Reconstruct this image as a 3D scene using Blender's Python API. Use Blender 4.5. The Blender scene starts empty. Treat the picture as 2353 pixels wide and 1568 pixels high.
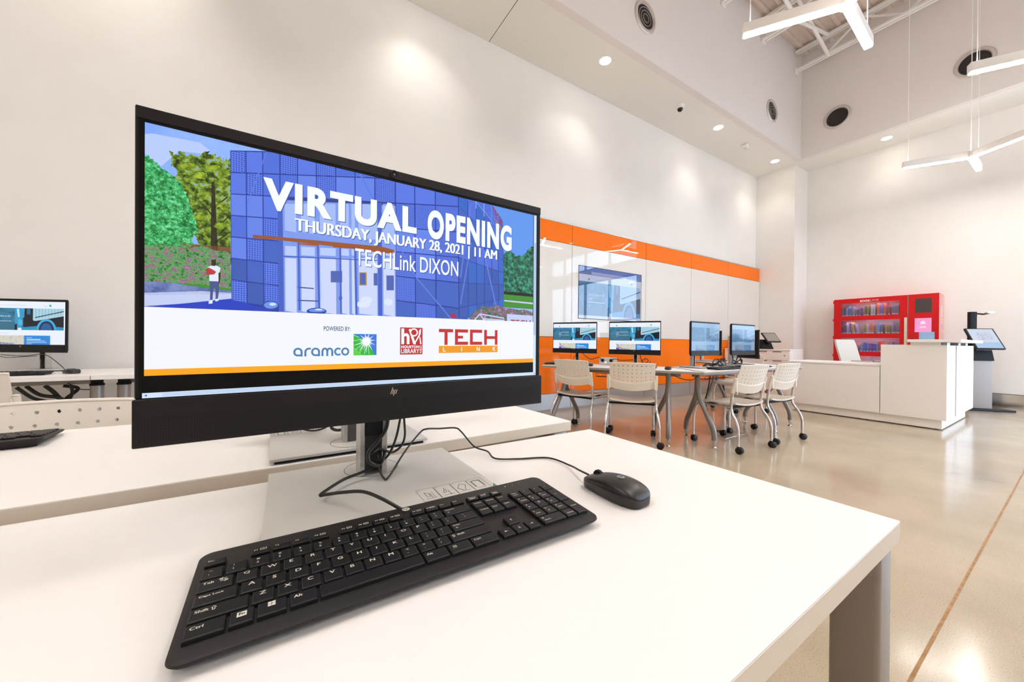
import bpy, bmesh, math, random
from mathutils import Vector, Matrix
R = math.radians
PI = math.pi
SC = bpy.context.scene
COL = SC.collection

# ------------------------------------------------------------------ camera, world, exposure
CAM_H = 0.99
YAW, PITCH, ROLL = R(32.04), R(0.023), R(0.684)
_f = Vector((math.sin(YAW) * math.cos(PITCH), math.cos(YAW) * math.cos(PITCH), math.sin(PITCH)))
_r = Vector((math.cos(YAW), -math.sin(YAW), 0))
_u = _r.cross(_f)
_r2 = _r * math.cos(ROLL) + _u * math.sin(ROLL)
_u2 = -_r * math.sin(ROLL) + _u * math.cos(ROLL)
cam_data = bpy.data.cameras.new('camera')
cam = bpy.data.objects.new('camera', cam_data)
COL.objects.link(cam)
cam_data.sensor_width = 36.0
cam_data.lens = 833.0 / 2353.0 * 36.0
cam_data.clip_start = 0.02
cam_data.clip_end = 200
_m = Matrix((_r2, _u2, -_f)).transposed().to_4x4()
_m.translation = Vector((0, 0, CAM_H))
cam.matrix_world = _m
SC.camera = cam

EXPOSURE = 1.15
SC.view_settings.view_transform = 'Standard'
SC.view_settings.look = 'None'
SC.view_settings.exposure = EXPOSURE
SC.view_settings.gamma = 1.0
SC.view_settings.use_curve_mapping = False
SC.cycles.use_denoising = True
SC.cycles.max_bounces = 10
SC.cycles.diffuse_bounces = 5
SC.cycles.glossy_bounces = 4
SC.cycles.transparent_max_bounces = 12
SC.cycles.sample_clamp_indirect = 8.0
SC.cycles.caustics_reflective = False
SC.cycles.caustics_refractive = False

SKY_STRENGTH = 3.0      # overcast daylight outside the glazing
PENDANT_EMIT = 34.0      # LED bars
DOWNLIGHT_W = 12.0       # recessed spot lamps
LENS_EMIT = 14.0
SCREEN = 0.45             # monitor brightness
world = bpy.data.worlds.new('world')
SC.world = world
world.use_nodes = True
_nt = world.node_tree
_bg = _nt.nodes['Background']
_tc = _nt.nodes.new('ShaderNodeTexCoord')
_sx = _nt.nodes.new('ShaderNodeSeparateXYZ')
_rp = _nt.nodes.new('ShaderNodeValToRGB')
_nt.links.new(_tc.outputs['Generated'], _sx.inputs[0])
_nt.links.new(_sx.outputs['Z'], _rp.inputs[0])
_nt.links.new(_rp.outputs['Color'], _bg.inputs['Color'])
_rp.color_ramp.elements[0].position = 0.0
_rp.color_ramp.elements[0].color = (0.62, 0.78, 1.0, 1)
_rp.color_ramp.elements[1].position = 0.6
_rp.color_ramp.elements[1].color = (0.55, 0.74, 1.0, 1)
_bg.inputs['Strength'].default_value = SKY_STRENGTH

# ------------------------------------------------------------------ materials
def lin(h):
    if isinstance(h, str):
        h = h.lstrip('#')
        c = [int(h[i:i + 2], 16) / 255 for i in (0, 2, 4)]
    else:
        c = h
    return tuple(x / 12.92 if x <= 0.04045 else ((x + 0.055) / 1.055) ** 2.4 for x in c)

MATS = {}
def mat(name, col, rough=0.5, metal=0.0, spec=0.5, coat=0.0, coat_rough=0.03):
    if name in MATS:
        return MATS[name]
    m = bpy.data.materials.new(name)
    m.use_nodes = True
    b = m.node_tree.nodes['Principled BSDF']
    b.inputs['Base Color'].default_value = (*lin(col), 1)
    b.inputs['Roughness'].default_value = rough
    b.inputs['Metallic'].default_value = metal
    b.inputs['Specular IOR Level'].default_value = spec
    b.inputs['Coat Weight'].default_value = coat
    b.inputs['Coat Roughness'].default_value = coat_rough
    MATS[name] = m
    return m

def noise_mat(name, c1, c2, scale, rough=0.5, metal=0.0, spec=0.5, detail=3, bump=0.0, stretch=None, lo=0.35, hi=0.65):
    if name in MATS:
        return MATS[name]
    m = mat(name, c1, rough, metal, spec)
    nt = m.node_tree
    b = nt.nodes['Principled BSDF']
    tc = nt.nodes.new('ShaderNodeTexCoord')
    src = tc.outputs['Object']
    if stretch:
        mp = nt.nodes.new('ShaderNodeMapping')
        mp.inputs['Scale'].default_value = stretch
        nt.links.new(src, mp.inputs[0])
        src = mp.outputs[0]
    n = nt.nodes.new('ShaderNodeTexNoise')
    n.inputs['Scale'].default_value = scale
    n.inputs['Detail'].default_value = detail
    r = nt.nodes.new('ShaderNodeValToRGB')
    r.color_ramp.elements[0].position = lo
    r.color_ramp.elements[1].position = hi
    r.color_ramp.elements[0].color = (*lin(c1), 1)
    r.color_ramp.elements[1].color = (*lin(c2), 1)
    nt.links.new(src, n.inputs['Vector'])
    nt.links.new(n.outputs['Fac'], r.inputs[0])
    nt.links.new(r.outputs[0], b.inputs['Base Color'])
    if bump:
        bp = nt.nodes.new('ShaderNodeBump')
        bp.inputs['Strength'].default_value = bump
        bp.inputs['Distance'].default_value = 0.002
        nt.links.new(n.outputs['Fac'], bp.inputs['Height'])
        nt.links.new(bp.outputs[0], b.inputs['Normal'])
    return m

def lamp_mat(name, col, strength):
    if name in MATS:
        return MATS[name]
    m = bpy.data.materials.new(name)
    m.use_nodes = True
    nt = m.node_tree
    nt.nodes.remove(nt.nodes['Principled BSDF'])
    e = nt.nodes.new('ShaderNodeEmission')
    e.inputs['Color'].default_value = (*lin(col), 1)
    e.inputs['Strength'].default_value = strength
    nt.links.new(e.outputs[0], nt.nodes['Material Output'].inputs[0])
    MATS[name] = m
    return m

def screen_mat(name, col, k=1.0, rough=0.1, spec=0.5, noise=None, dots=None):
    """a lit screen pixel colour behind a smooth panel: emits, and reflects the room a little"""
    if name in MATS:
        return MATS[name]
    m = mat(name, '000000', rough, 0, spec)
    nt = m.node_tree
    b = nt.nodes['Principled BSDF']
    b.inputs['Emission Color'].default_value = (*lin(col), 1)
    b.inputs['Emission Strength'].default_value = SCREEN * k
    if noise or dots:
        tc = nt.nodes.new('ShaderNodeTexCoord')
        r = nt.nodes.new('ShaderNodeValToRGB')
        if noise:
            sc, cols = noise
            n = nt.nodes.new('ShaderNodeTexNoise')
            n.inputs['Scale'].default_value = sc
            n.inputs['Detail'].default_value = 5
            n.inputs['Roughness'].default_value = 0.7
            nt.links.new(tc.outputs['Object'], n.inputs['Vector'])
            nt.links.new(n.outputs['Fac'], r.inputs[0])
            cr = r.color_ramp
            lo, hi = 0.34, 0.66
            cr.elements[0].position = lo
            cr.elements[1].position = hi
            cr.elements[0].color = (*lin(cols[0]), 1)
            cr.elements[1].color = (*lin(cols[-1]), 1)
            for i, c in enumerate(cols[1:-1]):
                e = cr.elements.new(lo + (hi - lo) * (i + 1) / (len(cols) - 1))
                e.color = (*lin(c), 1)
        else:
            pitch, dark = dots
            sx = nt.nodes.new('ShaderNodeSeparateXYZ')
            nt.links.new(tc.outputs['Object'], sx.inputs[0])
            outs = []
            for ax in ('X', 'Z'):
                mu = nt.nodes.new('ShaderNodeMath'); mu.operation = 'MULTIPLY'
                mu.inputs[1].default_value = 2 * PI / pitch
                nt.links.new(sx.outputs[ax], mu.inputs[0])
                si = nt.nodes.new('ShaderNodeMath'); si.operation = 'SINE'
                nt.links.new(mu.outputs[0], si.inputs[0])
                outs.append(si)
            p = nt.nodes.new('ShaderNodeMath'); p.operation = 'ADD'
            nt.links.new(outs[0].outputs[0], p.inputs[0])
            nt.links.new(outs[1].outputs[0], p.inputs[1])
            nt.links.new(p.outputs[0], r.inputs[0])
            r.color_ramp.elements[0].position = 0.55
            r.color_ramp.elements[1].position = 0.8
            r.color_ramp.elements[0].color = (*lin(col), 1)
            r.color_ramp.elements[1].color = (*lin(dark), 1)
        nt.links.new(r.outputs[0], b.inputs['Emission Color'])
    return m

def dot_mat(name, base, dark, pitch, thr, rough=0.5):
    """small round holes on a regular grid in the x-z plane"""
    if name in MATS:
        return MATS[name]
    m = mat(name, base, rough, spec=0.3)
    nt = m.node_tree
    b = nt.nodes['Principled BSDF']
    tc = nt.nodes.new('ShaderNodeTexCoord')
    sx = nt.nodes.new('ShaderNodeSeparateXYZ')
    nt.links.new(tc.outputs['Object'], sx.inputs[0])
    outs = []
    for ax in ('X', 'Z'):
        mu = nt.nodes.new('ShaderNodeMath'); mu.operation = 'MULTIPLY'
        mu.inputs[1].default_value = 2 * PI / pitch
        nt.links.new(sx.outputs[ax], mu.inputs[0])
        si = nt.nodes.new('ShaderNodeMath'); si.operation = 'SINE'
        nt.links.new(mu.outputs[0], si.inputs[0])
        outs.append(si)
    p = nt.nodes.new('ShaderNodeMath'); p.operation = 'ADD'
    nt.links.new(outs[0].outputs[0], p.inputs[0])
    nt.links.new(outs[1].outputs[0], p.inputs[1])
    r = nt.nodes.new('ShaderNodeValToRGB')
    r.color_ramp.elements[0].position = thr
    r.color_ramp.elements[1].position = thr + 0.12
    r.color_ramp.elements[0].color = (*lin(base), 1)
    r.color_ramp.elements[1].color = (*lin(dark), 1)
    nt.links.new(p.outputs[0], r.inputs[0])
    nt.links.new(r.outputs[0], b.inputs['Base Color'])
    return m

def glass_mat(name, tint='ffffff', refl=1.0, rough=0.0):
    if name in MATS:
        return MATS[name]
    m = bpy.data.materials.new(name)
    m.use_nodes = True
    nt = m.node_tree
    nt.nodes.remove(nt.nodes['Principled BSDF'])
    t = nt.nodes.new('ShaderNodeBsdfTransparent')
    t.inputs[0].default_value = (*lin(tint), 1)
    g = nt.nodes.new('ShaderNodeBsdfGlossy')
    g.inputs['Roughness'].default_value = rough
    g.inputs['Color'].default_value = (refl, refl, refl, 1)
    lw = nt.nodes.new('ShaderNodeLayerWeight')
    pw = nt.nodes.new('ShaderNodeMath'); pw.operation = 'POWER'; pw.inputs[1].default_value = 5.0
    fr = nt.nodes.new('ShaderNodeMath'); fr.operation = 'MULTIPLY_ADD'
    fr.inputs[1].default_value = 0.7; fr.inputs[2].default_value = 0.04
    nt.links.new(lw.outputs['Facing'], pw.inputs[0])
    nt.links.new(pw.outputs[0], fr.inputs[0])
    mx = nt.nodes.new('ShaderNodeMixShader')
    nt.links.new(fr.outputs[0], mx.inputs[0])
    nt.links.new(t.outputs[0], mx.inputs[1])
    nt.links.new(g.outputs[0], mx.inputs[2])
    nt.links.new(mx.outputs[0], nt.nodes['Material Output'].inputs[0])
    MATS[name] = m
    return m

M_WALL = noise_mat('wall_paint', 'f0ede8', 'f2efeb', 3.0, rough=0.42, spec=0.35, bump=0.0)
M_CEIL = mat('ceiling_paint', 'f0ede6', 0.7, spec=0.2)
M_BULK = mat('bulkhead_paint', 'e9e3df', 0.7, spec=0.2)
M_DECK = noise_mat('roof_deck', 'd8c6ba', 'e4d6cc', 1.5, rough=0.8)
M_STEEL_W = mat('white_painted_steel', 'f5f1ec', 0.5)
M_LAMIN = mat('white_laminate', 'f3efec', 0.42, spec=0.4)
M_EDGE_BOUNCE = mat('laminate_edge_bounce', 'ece2d2', 0.5)  # white laminate with the warm floor bounce put into its colour
M_ALU = noise_mat('brushed_aluminium', 'b9b7b2', 'c6c4c0', 60, rough=0.38, metal=0.85, stretch=(1, 1, 30))
M_BASE = noise_mat('silver_base_paint', 'cdcbc5', 'd0cec8', 900, rough=0.42, metal=0.12)
M_KICK = noise_mat('aluminium_kick', 'b5b4b2', 'bdbcba', 40, rough=0.35, metal=0.8, stretch=(30, 1, 1))
M_STAINLESS = mat('stainless_steel', 'cfc6bb', 0.16, 1.0)
M_CHROME = mat('chrome_tube', 'd4d2d0', 0.14, 1.0)
M_GREYLEG = mat('grey_metal_paint', '8d8884', 0.35, 0.6)
M_GREYLEG2 = mat('silver_grey_paint', 'a39c95', 0.42, 0.35)
M_BLACK = mat('black_plastic', '151313', 0.45, spec=0.35)
M_BLACKM = mat('black_matte', '0e0d0d', 0.6, spec=0.3)
M_BEZEL = mat('monitor_bezel', '171313', 0.5, spec=0.3)
M_BEZELD = mat('monitor_edge', '0f0d0e', 0.45, spec=0.3)
M_GRILLE = dot_mat('speaker_grille', '191515', '010101', 0.00235, 0.7, 0.6)
M_KBODY = noise_mat('keyboard_body', '1c1918', '221f1e', 900, rough=0.5, spec=0.35)
M_KEY = noise_mat('keycap', '0e0d0e', '131213', 900, rough=0.45, spec=0.4)
M_LEGEND = mat('key_legend', 'd8d2c2', 0.6)
M_MOUSE = noise_mat('mouse_shell', '1a1716', '201c1b', 900, rough=0.36)
M_CABLE = mat('cable_rubber', '1b1716', 0.45)
M_CHAIR = mat('ivory_plastic', 'e9e1d5', 0.4)
M_CHAIRS = mat('ivory_seat_plastic', 'e4dacd', 0.4)
M_CREAM = mat('back_painted_glass', 'e6e1d8', 0.4, spec=0.5, coat=0.9, coat_rough=0.015)
M_ORANGE = mat('orange_glass', 'ff7a00', 0.5, spec=0.1, coat=0.4, coat_rough=0.015)
M_SEAM = mat('dark_seam', '3a302a', 0.8)
M_DESK = mat('desk_laminate', 'f5f3f1', 0.4, spec=0.45)
M_DESKGAP = mat('desk_gap', '6e6258', 0.8)
M_RED = mat('red_paint', 'd0181c', 0.45, spec=0.25)
M_WHITE = mat('white_paint', 'f4f1ee', 0.5)
M_PINKSIDE = mat('pale_red_panel', 'e9a79c', 0.35)
M_GREYSHELF = mat('grey_shelf', 'aaa2a6', 0.6)
M_DARKG = mat('dark_grey', '4a4643', 0.6)
M_GREYK = noise_mat('grey_kiosk', 'a79f9d', 'aea6a4', 200, rough=0.5)
M_GLASS = glass_mat('clear_glass')
M_PANE = glass_mat('tinted_pane', 'e6e2ea')
M_CONC_OUT = noise_mat('outdoor_concrete', 'a5a6a4', 'b5b6b4', 2.0, rough=0.9)

def make_floor_mat():
    m = mat('polished_concrete', 'c5ae92', 0.12, spec=0.5)
    nt = m.node_tree
    b = nt.nodes['Principled BSDF']
    tc = nt.nodes.new('ShaderNodeTexCoord')
    n1 = nt.nodes.new('ShaderNodeTexNoise'); n1.inputs['Scale'].default_value = 1.3; n1.inputs['Detail'].default_value = 6
    r1 = nt.nodes.new('ShaderNodeValToRGB')
    r1.color_ramp.elements[0].position = 0.3; r1.color_ramp.elements[0].color = (*lin('a69780'), 1)
    r1.color_ramp.elements[1].position = 0.7; r1.color_ramp.elements[1].color = (*lin('c0b098'), 1)
    v = nt.nodes.new('ShaderNodeTexNoise'); v.inputs['Scale'].default_value = 260; v.inputs['Detail'].default_value = 2
    r2 = nt.nodes.new('ShaderNodeValToRGB')
    cr = r2.color_ramp
    cr.elements[0].position = 0.30; cr.elements[0].color = (*lin('7a6650'), 1)
    cr.elements[1].position = 0.74; cr.elements[1].color = (*lin('f4ead8'), 1)
    e = cr.elements.new(0.40); e.color = (*lin('c3c3c3'), 1)
    e = cr.elements.new(0.66); e.color = (*lin('cacaca'), 1)
    mx = nt.nodes.new('ShaderNodeMix'); mx.data_type = 'RGBA'; mx.blend_type = 'OVERLAY'
    mx.inputs['Factor'].default_value = 0.55
    nt.links.new(tc.outputs['Object'], n1.inputs['Vector'])
    nt.links.new(tc.outputs['Object'], v.inputs['Vector'])
    nt.links.new(n1.outputs['Fac'], r1.inputs[0])
    nt.links.new(v.outputs['Fac'], r2.inputs[0])
    nt.links.new(r1.outputs[0], mx.inputs['A'])
    nt.links.new(r2.outputs[0], mx.inputs['B'])
    nt.links.new(mx.outputs['Result'], b.inputs['Base Color'])
    n3 = nt.nodes.new('ShaderNodeTexNoise'); n3.inputs['Scale'].default_value = 3.5; n3.inputs['Detail'].default_value = 4
    mr = nt.nodes.new('ShaderNodeMapRange')
    mr.inputs['To Min'].default_value = 0.06; mr.inputs['To Max'].default_value = 0.22
    nt.links.new(tc.outputs['Object'], n3.inputs['Vector'])
    nt.links.new(n3.outputs['Fac'], mr.inputs[0])
    nt.links.new(mr.outputs[0], b.inputs['Roughness'])
    return m
M_FLOOR = make_floor_mat()
M_JOINT = noise_mat('joint_filler', '9a7040', 'b48a58', 30, rough=0.7)
M_JOINT2 = mat('saw_cut', 'a58e74', 0.6)

# ------------------------------------------------------------------ mesh builder
def smooth_path(pts, n=6):
    P = [Vector(p) for p in pts]
    if len(P) < 3:
        return P
    out = []
    for i in range(len(P) - 1):
        p0 = P[i - 1] if i else P[0] * 2 - P[1]
        p1, p2 = P[i], P[i + 1]
        p3 = P[i + 2] if i + 2 < len(P) else P[-1] * 2 - P[-2]
        for k in range(n):
            t = k / n
            out.append(0.5 * ((2 * p1) + (-p0 + p2) * t + (2 * p0 - 5 * p1 + 4 * p2 - p3) * t * t + (-p0 + 3 * p1 - 3 * p2 + p3) * t ** 3))
    out.append(P[-1])
    return out

class MB:
    def __init__(self):
        self.v, self.f, self.mi, self.sm, self.mats = [], [], [], [], []
    def add(self, verts, faces, m, smooth=False):
        if m not in self.mats:
            self.mats.append(m)
        k = self.mats.index(m)
        o = len(self.v)
        self.v.extend([tuple(p) for p in verts])
        for f in faces:
            self.f.append([i + o for i in f]); self.mi.append(k); self.sm.append(smooth)
        return self
    def box(self, c, s, m, bev=0.0, seg=2, rot=None):
        bm = bmesh.new()
        bmesh.ops.create_cube(bm, size=1.0)
        for v in bm.verts:
            v.co = Vector((v.co.x * s[0], v.co.y * s[1], v.co.z * s[2]))
        if bev > 0:
            bmesh.ops.bevel(bm, geom=bm.edges[:], offset=min(bev, 0.49 * min(s)), segments=seg, affect='EDGES', profile=0.5)
        T = Matrix.Translation(Vector(c)) @ (rot.to_4x4() if rot else Matrix.Identity(4))
        bm.verts.index_update()
        self.add([T @ v.co for v in bm.verts], [[v.index for v in f.verts] for f in bm.faces], m, bev > 0)
        bm.free()
        return self
    def bx(self, x0, x1, y0, y1, z0, z1, m, bev=0.0, seg=2):
        return self.box(((x0 + x1) / 2, (y0 + y1) / 2, (z0 + z1) / 2), (abs(x1 - x0), abs(y1 - y0), abs(z1 - z0)), m, bev, seg)
    def quad(self, pts, m):
        return self.add(pts, [list(range(len(pts)))], m)
    def tube(self, pts, r, m, seg=10, smooth=0, cap=True):
        P = smooth_path(pts, smooth) if smooth else [Vector(p) for p in pts]
        rs = r if isinstance(r, (list, tuple)) else [r] * len(P)
        if len(rs) != len(P):
            rs = [rs[0] + (rs[-1] - rs[0]) * i / (len(P) - 1) for i in range(len(P))]
        vs, fs = [], []
        n = None
        for i, p in enumerate(P):
            t = (P[min(i + 1, len(P) - 1)] - P[max(i - 1, 0)])
            t = t.normalized() if t.length > 1e-9 else Vector((0, 0, 1))
            if n is None:
                a = Vector((0, 0, 1)) if abs(t.z) < 0.9 else Vector((1, 0, 0))
                n = t.cross(a).normalized()
            else:
                n = (n - t * n.dot(t))
                n = n.normalized() if n.length > 1e-9 else t.orthogonal().normalized()
            b = t.cross(n)
            for k in range(seg):
                a = 2 * PI * k / seg
                vs.append(p + (n * math.cos(a) + b * math.sin(a)) * rs[i])
        for i in range(len(P) - 1):
            for k in range(seg):
                k2 = (k + 1) % seg
                fs.append([i * seg + k, i * seg + k2, (i + 1) * seg + k2, (i + 1) * seg + k])
        if cap:
            fs.append(list(range(seg))[::-1])
            fs.append([(len(P) - 1) * seg + k for k in range(seg)])
        return self.add(vs, fs, m, True)
    def lathe(self, prof, m, seg=24, origin=(0, 0, 0), rot=None, caps=True):
        vs, fs = [], []
        o = Vector(origin)
        for (r, z) in prof:
            for k in range(seg):
                a = 2 * PI * k / seg
                p = Vector((r * math.cos(a), r * math.sin(a), z))
                vs.append(o + (rot @ p if rot else p))
        for i in range(len(prof) - 1):
            for k in range(seg):
                k2 = (k + 1) % seg
                fs.append([i * seg + k, i * seg + k2, (i + 1) * seg + k2, (i + 1) * seg + k])
        if caps:
            fs.append(list(range(seg))[::-1])
            fs.append([(len(prof) - 1) * seg + k for k in range(seg)])
        return self.add(vs, fs, m, True)
    def prism(self, poly, m, fn, smooth=False):
        """poly: 2-D outline; fn(a, b, t) -> point, t in {0, 1}"""
        n = len(poly)
        vs = [fn(a, b, 0) for a, b in poly] + [fn(a, b, 1) for a, b in poly]
        fs = [list(range(n))[::-1], [n + i for i in range(n)]]
        for i in range(n):
            j = (i + 1) % n
            fs.append([i, j, n + j, n + i])
        return self.add(vs, fs, m, smooth)
    def text(self, s, fn, m, bold=0.0):
        """fn(u, v) maps the unit text box to a 3-D point"""
        vs, fs = text_mesh(s, bold)
        return self.add([fn(a, b) for a, b in vs], fs, m)
    def build(self, name, parent=None, loc=None, rot=None, angle=35):
        me = bpy.data.meshes.new(name)
        me.from_pydata(self.v, [], self.f)
        for mm in self.mats:
            me.materials.append(mm)
        me.polygons.foreach_set('material_index', self.mi)
        me.polygons.foreach_set('use_smooth', self.sm)
        if any(self.sm):
            me.set_sharp_from_angle(angle=R(angle))
        me.update()
        o = bpy.data.objects.new(name, me)
        COL.objects.link(o)
        if parent:
            o.parent = parent
        if loc:
            o.location = loc
        if rot:
            o.rotation_euler = rot
        return o

_TX = {}
def text_mesh(s, bold=0.0, res=8):
    k = (s, bold)
    if k in _TX:
        return _TX[k]
    cu = bpy.data.curves.new('t', 'FONT')
    cu.body = s
    cu.fill_mode = 'FRONT'
    cu.resolution_u = res
    cu.offset = bold
    cu.space_character = 1.0 + bold * 3.0
    o = bpy.data.objects.new('t', cu)
    me = o.to_mesh()
    vs = [(v.co.x, v.co.y) for v in me.vertices]
    fs = [list(p.vertices) for p in me.polygons]
    o.to_mesh_clear()
    bpy.data.objects.remove(o)
    bpy.data.curves.remove(cu)
    xs = [a for a, b in vs] or [0, 1]
    ys = [b for a, b in vs] or [0, 1]
    x0, w, y0, h = min(xs), max(max(xs) - min(xs), 1e-6), min(ys), max(max(ys) - min(ys), 1e-6)
    _TX[k] = ([((a - x0) / w, (b - y0) / h) for a, b in vs], fs)
    _TX[(k, 'wh')] = (w, h)
    return _TX[k]
def text_aspect(s, bold=0.0):
    text_mesh(s, bold, 3)
    w, h = _TX[((s, bold), 'wh')]
    return w / h

def empty(name, loc=(0, 0, 0), rz=0.0):
    o = bpy.data.objects.new(name, None)
    COL.objects.link(o)
    o.empty_display_size = 0.1
    o.location = loc
    o.rotation_euler = (0, 0, rz)
    return o
def tag(o, label, cat, group=None, kind=None):
    o['label'] = label
    o['category'] = cat
    if group:
        o['group'] = group
    if kind:
        o['kind'] = kind
    return o
def thing(name, label, cat, loc=(0, 0, 0), rz=0.0, group=None):
    return tag(empty(name, loc, rz), label, cat, group)
def struct(o):
    o['kind'] = 'structure'
    return o
KIDS = {}
def dup(root, loc, rz, label=None, group=None):
    def cp(o, parent):
        c = o.copy()
        COL.objects.link(c)
        if parent:
            c.parent = parent
        for ch in list(o.children):
            cp(ch, c)
        return c
    r = cp(root, None)
    r.location = loc
    r.rotation_euler = (0, 0, rz)
    if label:
        r['label'] = label
    if group:
        r['group'] = group
    return r
# ------------------------------------------------------------------ the room
YW, XP, XB = 4.148, 9.236, 9.88      # long wall, pier face, back wall
XL, YS = -5.0, -4.6                  # far-left wall and the wall behind the camera
ZC, ZR = 4.85, 7.0                   # soffit and roof deck
YBK, XBK = 3.226, 9.05               # faces of the bulkheads above the soffit
def slab(name, x0, x1, y0, y1, z0, z1, m):
    return struct(MB().bx(x0, x1, y0, y1, z0, z1, m).build(name))

fl = MB().bx(XL, XB + 0.2, YS, YW + 0.2, -0.2, 0.0, M_FLOOR)
def strip(x0, x1, y0, y1, m, z=0.0006):
    fl.quad([(x0, y0, z), (x1, y0, z), (x1, y1, z), (x0, y1, z)], m)
strip(XL, 9.8, 0.2735, 0.2825, M_JOINT)
strip(4.4475, 4.4525, YS, 4.0, M_JOINT2)
strip(-0.05, -0.045, YS, 4.0, M_JOINT2)
strip(8.9, 8.905, YS, 3.2, M_JOINT2)
struct(fl.build('floor'))

slab('wall_left', XL, XP, YW, YW + 0.2, 0, ZR, M_WALL)
slab('wall_pier', XP, XB, 3.39, YW + 0.2, 0, ZC, M_WALL)
slab('wall_back', XB, XB + 0.2, 0.1, 3.39, 0, ZR, M_WALL)
slab('wall_front', XL - 0.2, XL, YS, YW + 0.2, 0, ZR, M_WALL)
# wall behind the camera, with a ribbon of clerestory windows and shop glazing
wr = MB()
wr.bx(XL, XB + 0.2, YS - 0.2, YS, 4.5, ZR, M_WALL)
wr.bx(5.15, 9.5, YS - 0.2, YS, 3.3, 3.75, M_WALL)
wr.bx(XL, XB + 0.2, YS - 0.2, YS, -0.05, 0.12, M_WALL)
wr.bx(XL, 5.15, YS - 0.2, YS, 0.12, 4.5, M_WALL)
wr.bx(9.5, XB + 0.2, YS - 0.2, YS, 0.12, 4.5, M_WALL)
struct(wr.build('wall_right'))
# glazed part of the back wall, just outside the frame
wg = MB()
wg.bx(XB, XB + 0.2, YS, 0.1, 4.5, ZR, M_WALL)
wg.bx(XB, XB + 0.2, YS, 0.1, 3.3, 3.75, M_WALL)
wg.bx(XB, XB + 0.2, YS, 0.1, 0, 0.12, M_WALL)
struct(wg.build('wall_glazed'))
M_FRAME = mat('window_frame_paint', '8f959b', 0.4, 0.4)
nwin = 0
def window(along, a0, a1, z0, z1, pos):
    global nwin
    nwin += 1
    w = struct(empty('window_%d' % nwin, (0, 0, 0)))
    f = MB()
    t = 0.035
    def bar(p0, p1, q0, q1):
        if along == 'y':
            f.bx(pos - 0.03, pos + 0.05, p0, p1, q0, q1, M_FRAME)
        else:
            f.bx(p0, p1, pos - 0.05, pos + 0.03, q0, q1, M_FRAME)
    bar(a0, a0 + t, z0, z1); bar(a1 - t, a1, z0, z1)
    bar(a0 + t, a1 - t, z0, z0 + 0.05); bar(a0 + t, a1 - t, z1 - 0.05, z1)
    if z1 - z0 > 2:
        bar(a0 + t, a1 - t, 1.75, 1.81)
    f.build('window_frame', w)
    g = MB()
    if along == 'y':
        g.bx(pos + 0.008, pos + 0.014, a0 + t, a1 - t, z0 + 0.05, z1 - 0.05, M_GLASS)
    else:
        g.bx(a0 + t, a1 - t, pos - 0.014, pos - 0.008, z0 + 0.05, z1 - 0.05, M_GLASS)
    g.build('pane', w)
for a0, a1 in ((-1.15, 0.1), (-2.4, -1.15), (-3.65, -2.4), (YS, -3.65)):
    window('y', a0, a1, 0.12, 3.3, XB + 0.05)
    window('y', a0, a1, 3.75, 4.5, XB + 0.05)
for k in range(3):
    window('x', 5.15 + 1.45 * k, 5.15 + 1.45 * (k + 1), 0.12, 3.3, YS - 0.05)
    window('x', 5.15 + 1.45 * k, 5.15 + 1.45 * (k + 1), 3.75, 4.5, YS - 0.05)

# soffit ceilings and the bulkheads that rise to the roof
cl = MB()
cl.bx(XL, XB + 0.2, YBK + 0.05, YW + 0.2, ZC, ZC + 0.12, M_CEIL)
cl.bx(XBK + 0.05, XB + 0.2, YS, YBK + 0.05, ZC, ZC + 0.12, M_CEIL)
cl.bx(2.186, 2.192, YBK + 0.05, YW - 0.001, ZC - 0.0012, ZC + 0.01, M_SEAM)
struct(cl.build('ceiling'))
slab('wall_bulkhead_left', XL, XBK + 0.1, YBK, YBK + 0.1, ZC - 0.001, ZR, M_BULK)
slab('wall_bulkhead_back', XBK, XBK + 0.1, YS, YBK, ZC - 0.001, ZR, M_BULK)
dk = MB().bx(XL, XB + 0.2, YS, YW + 0.2, ZR, ZR + 0.15, M_DECK)
for k in range(40):
    y = YS + 0.1 + 0.2 * k
    if y < YBK - 0.1:
        dk.bx(XL, XBK, y, y + 0.06, ZR - 0.04, ZR, M_DECK)
struct(dk.build('ceiling_deck'))

# stainless base along the back wall
struct(MB().bx(XB - 0.012, XB, 0.1, 3.39, 0.0, 0.225, M_STAINLESS).bx(XB - 0.015, XB, 0.1, 3.39, 0.225, 0.233, M_DARKG).build('baseboard_back'))
struct(MB().bx(XP - 0.012, XP, 3.39, 4.05, 0.0, 0.225, M_STAINLESS).build('baseboard_pier'))
struct(MB().bx(XL, 2.2, YW - 0.012, YW, 0.0, 0.225, M_KICK).build('baseboard_left'))
# pavement outside the glazing
struct(MB().bx(-25, 60, -40, 40, -0.35, -0.25, M_CONC_OUT).build('ground_outside'))

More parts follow.
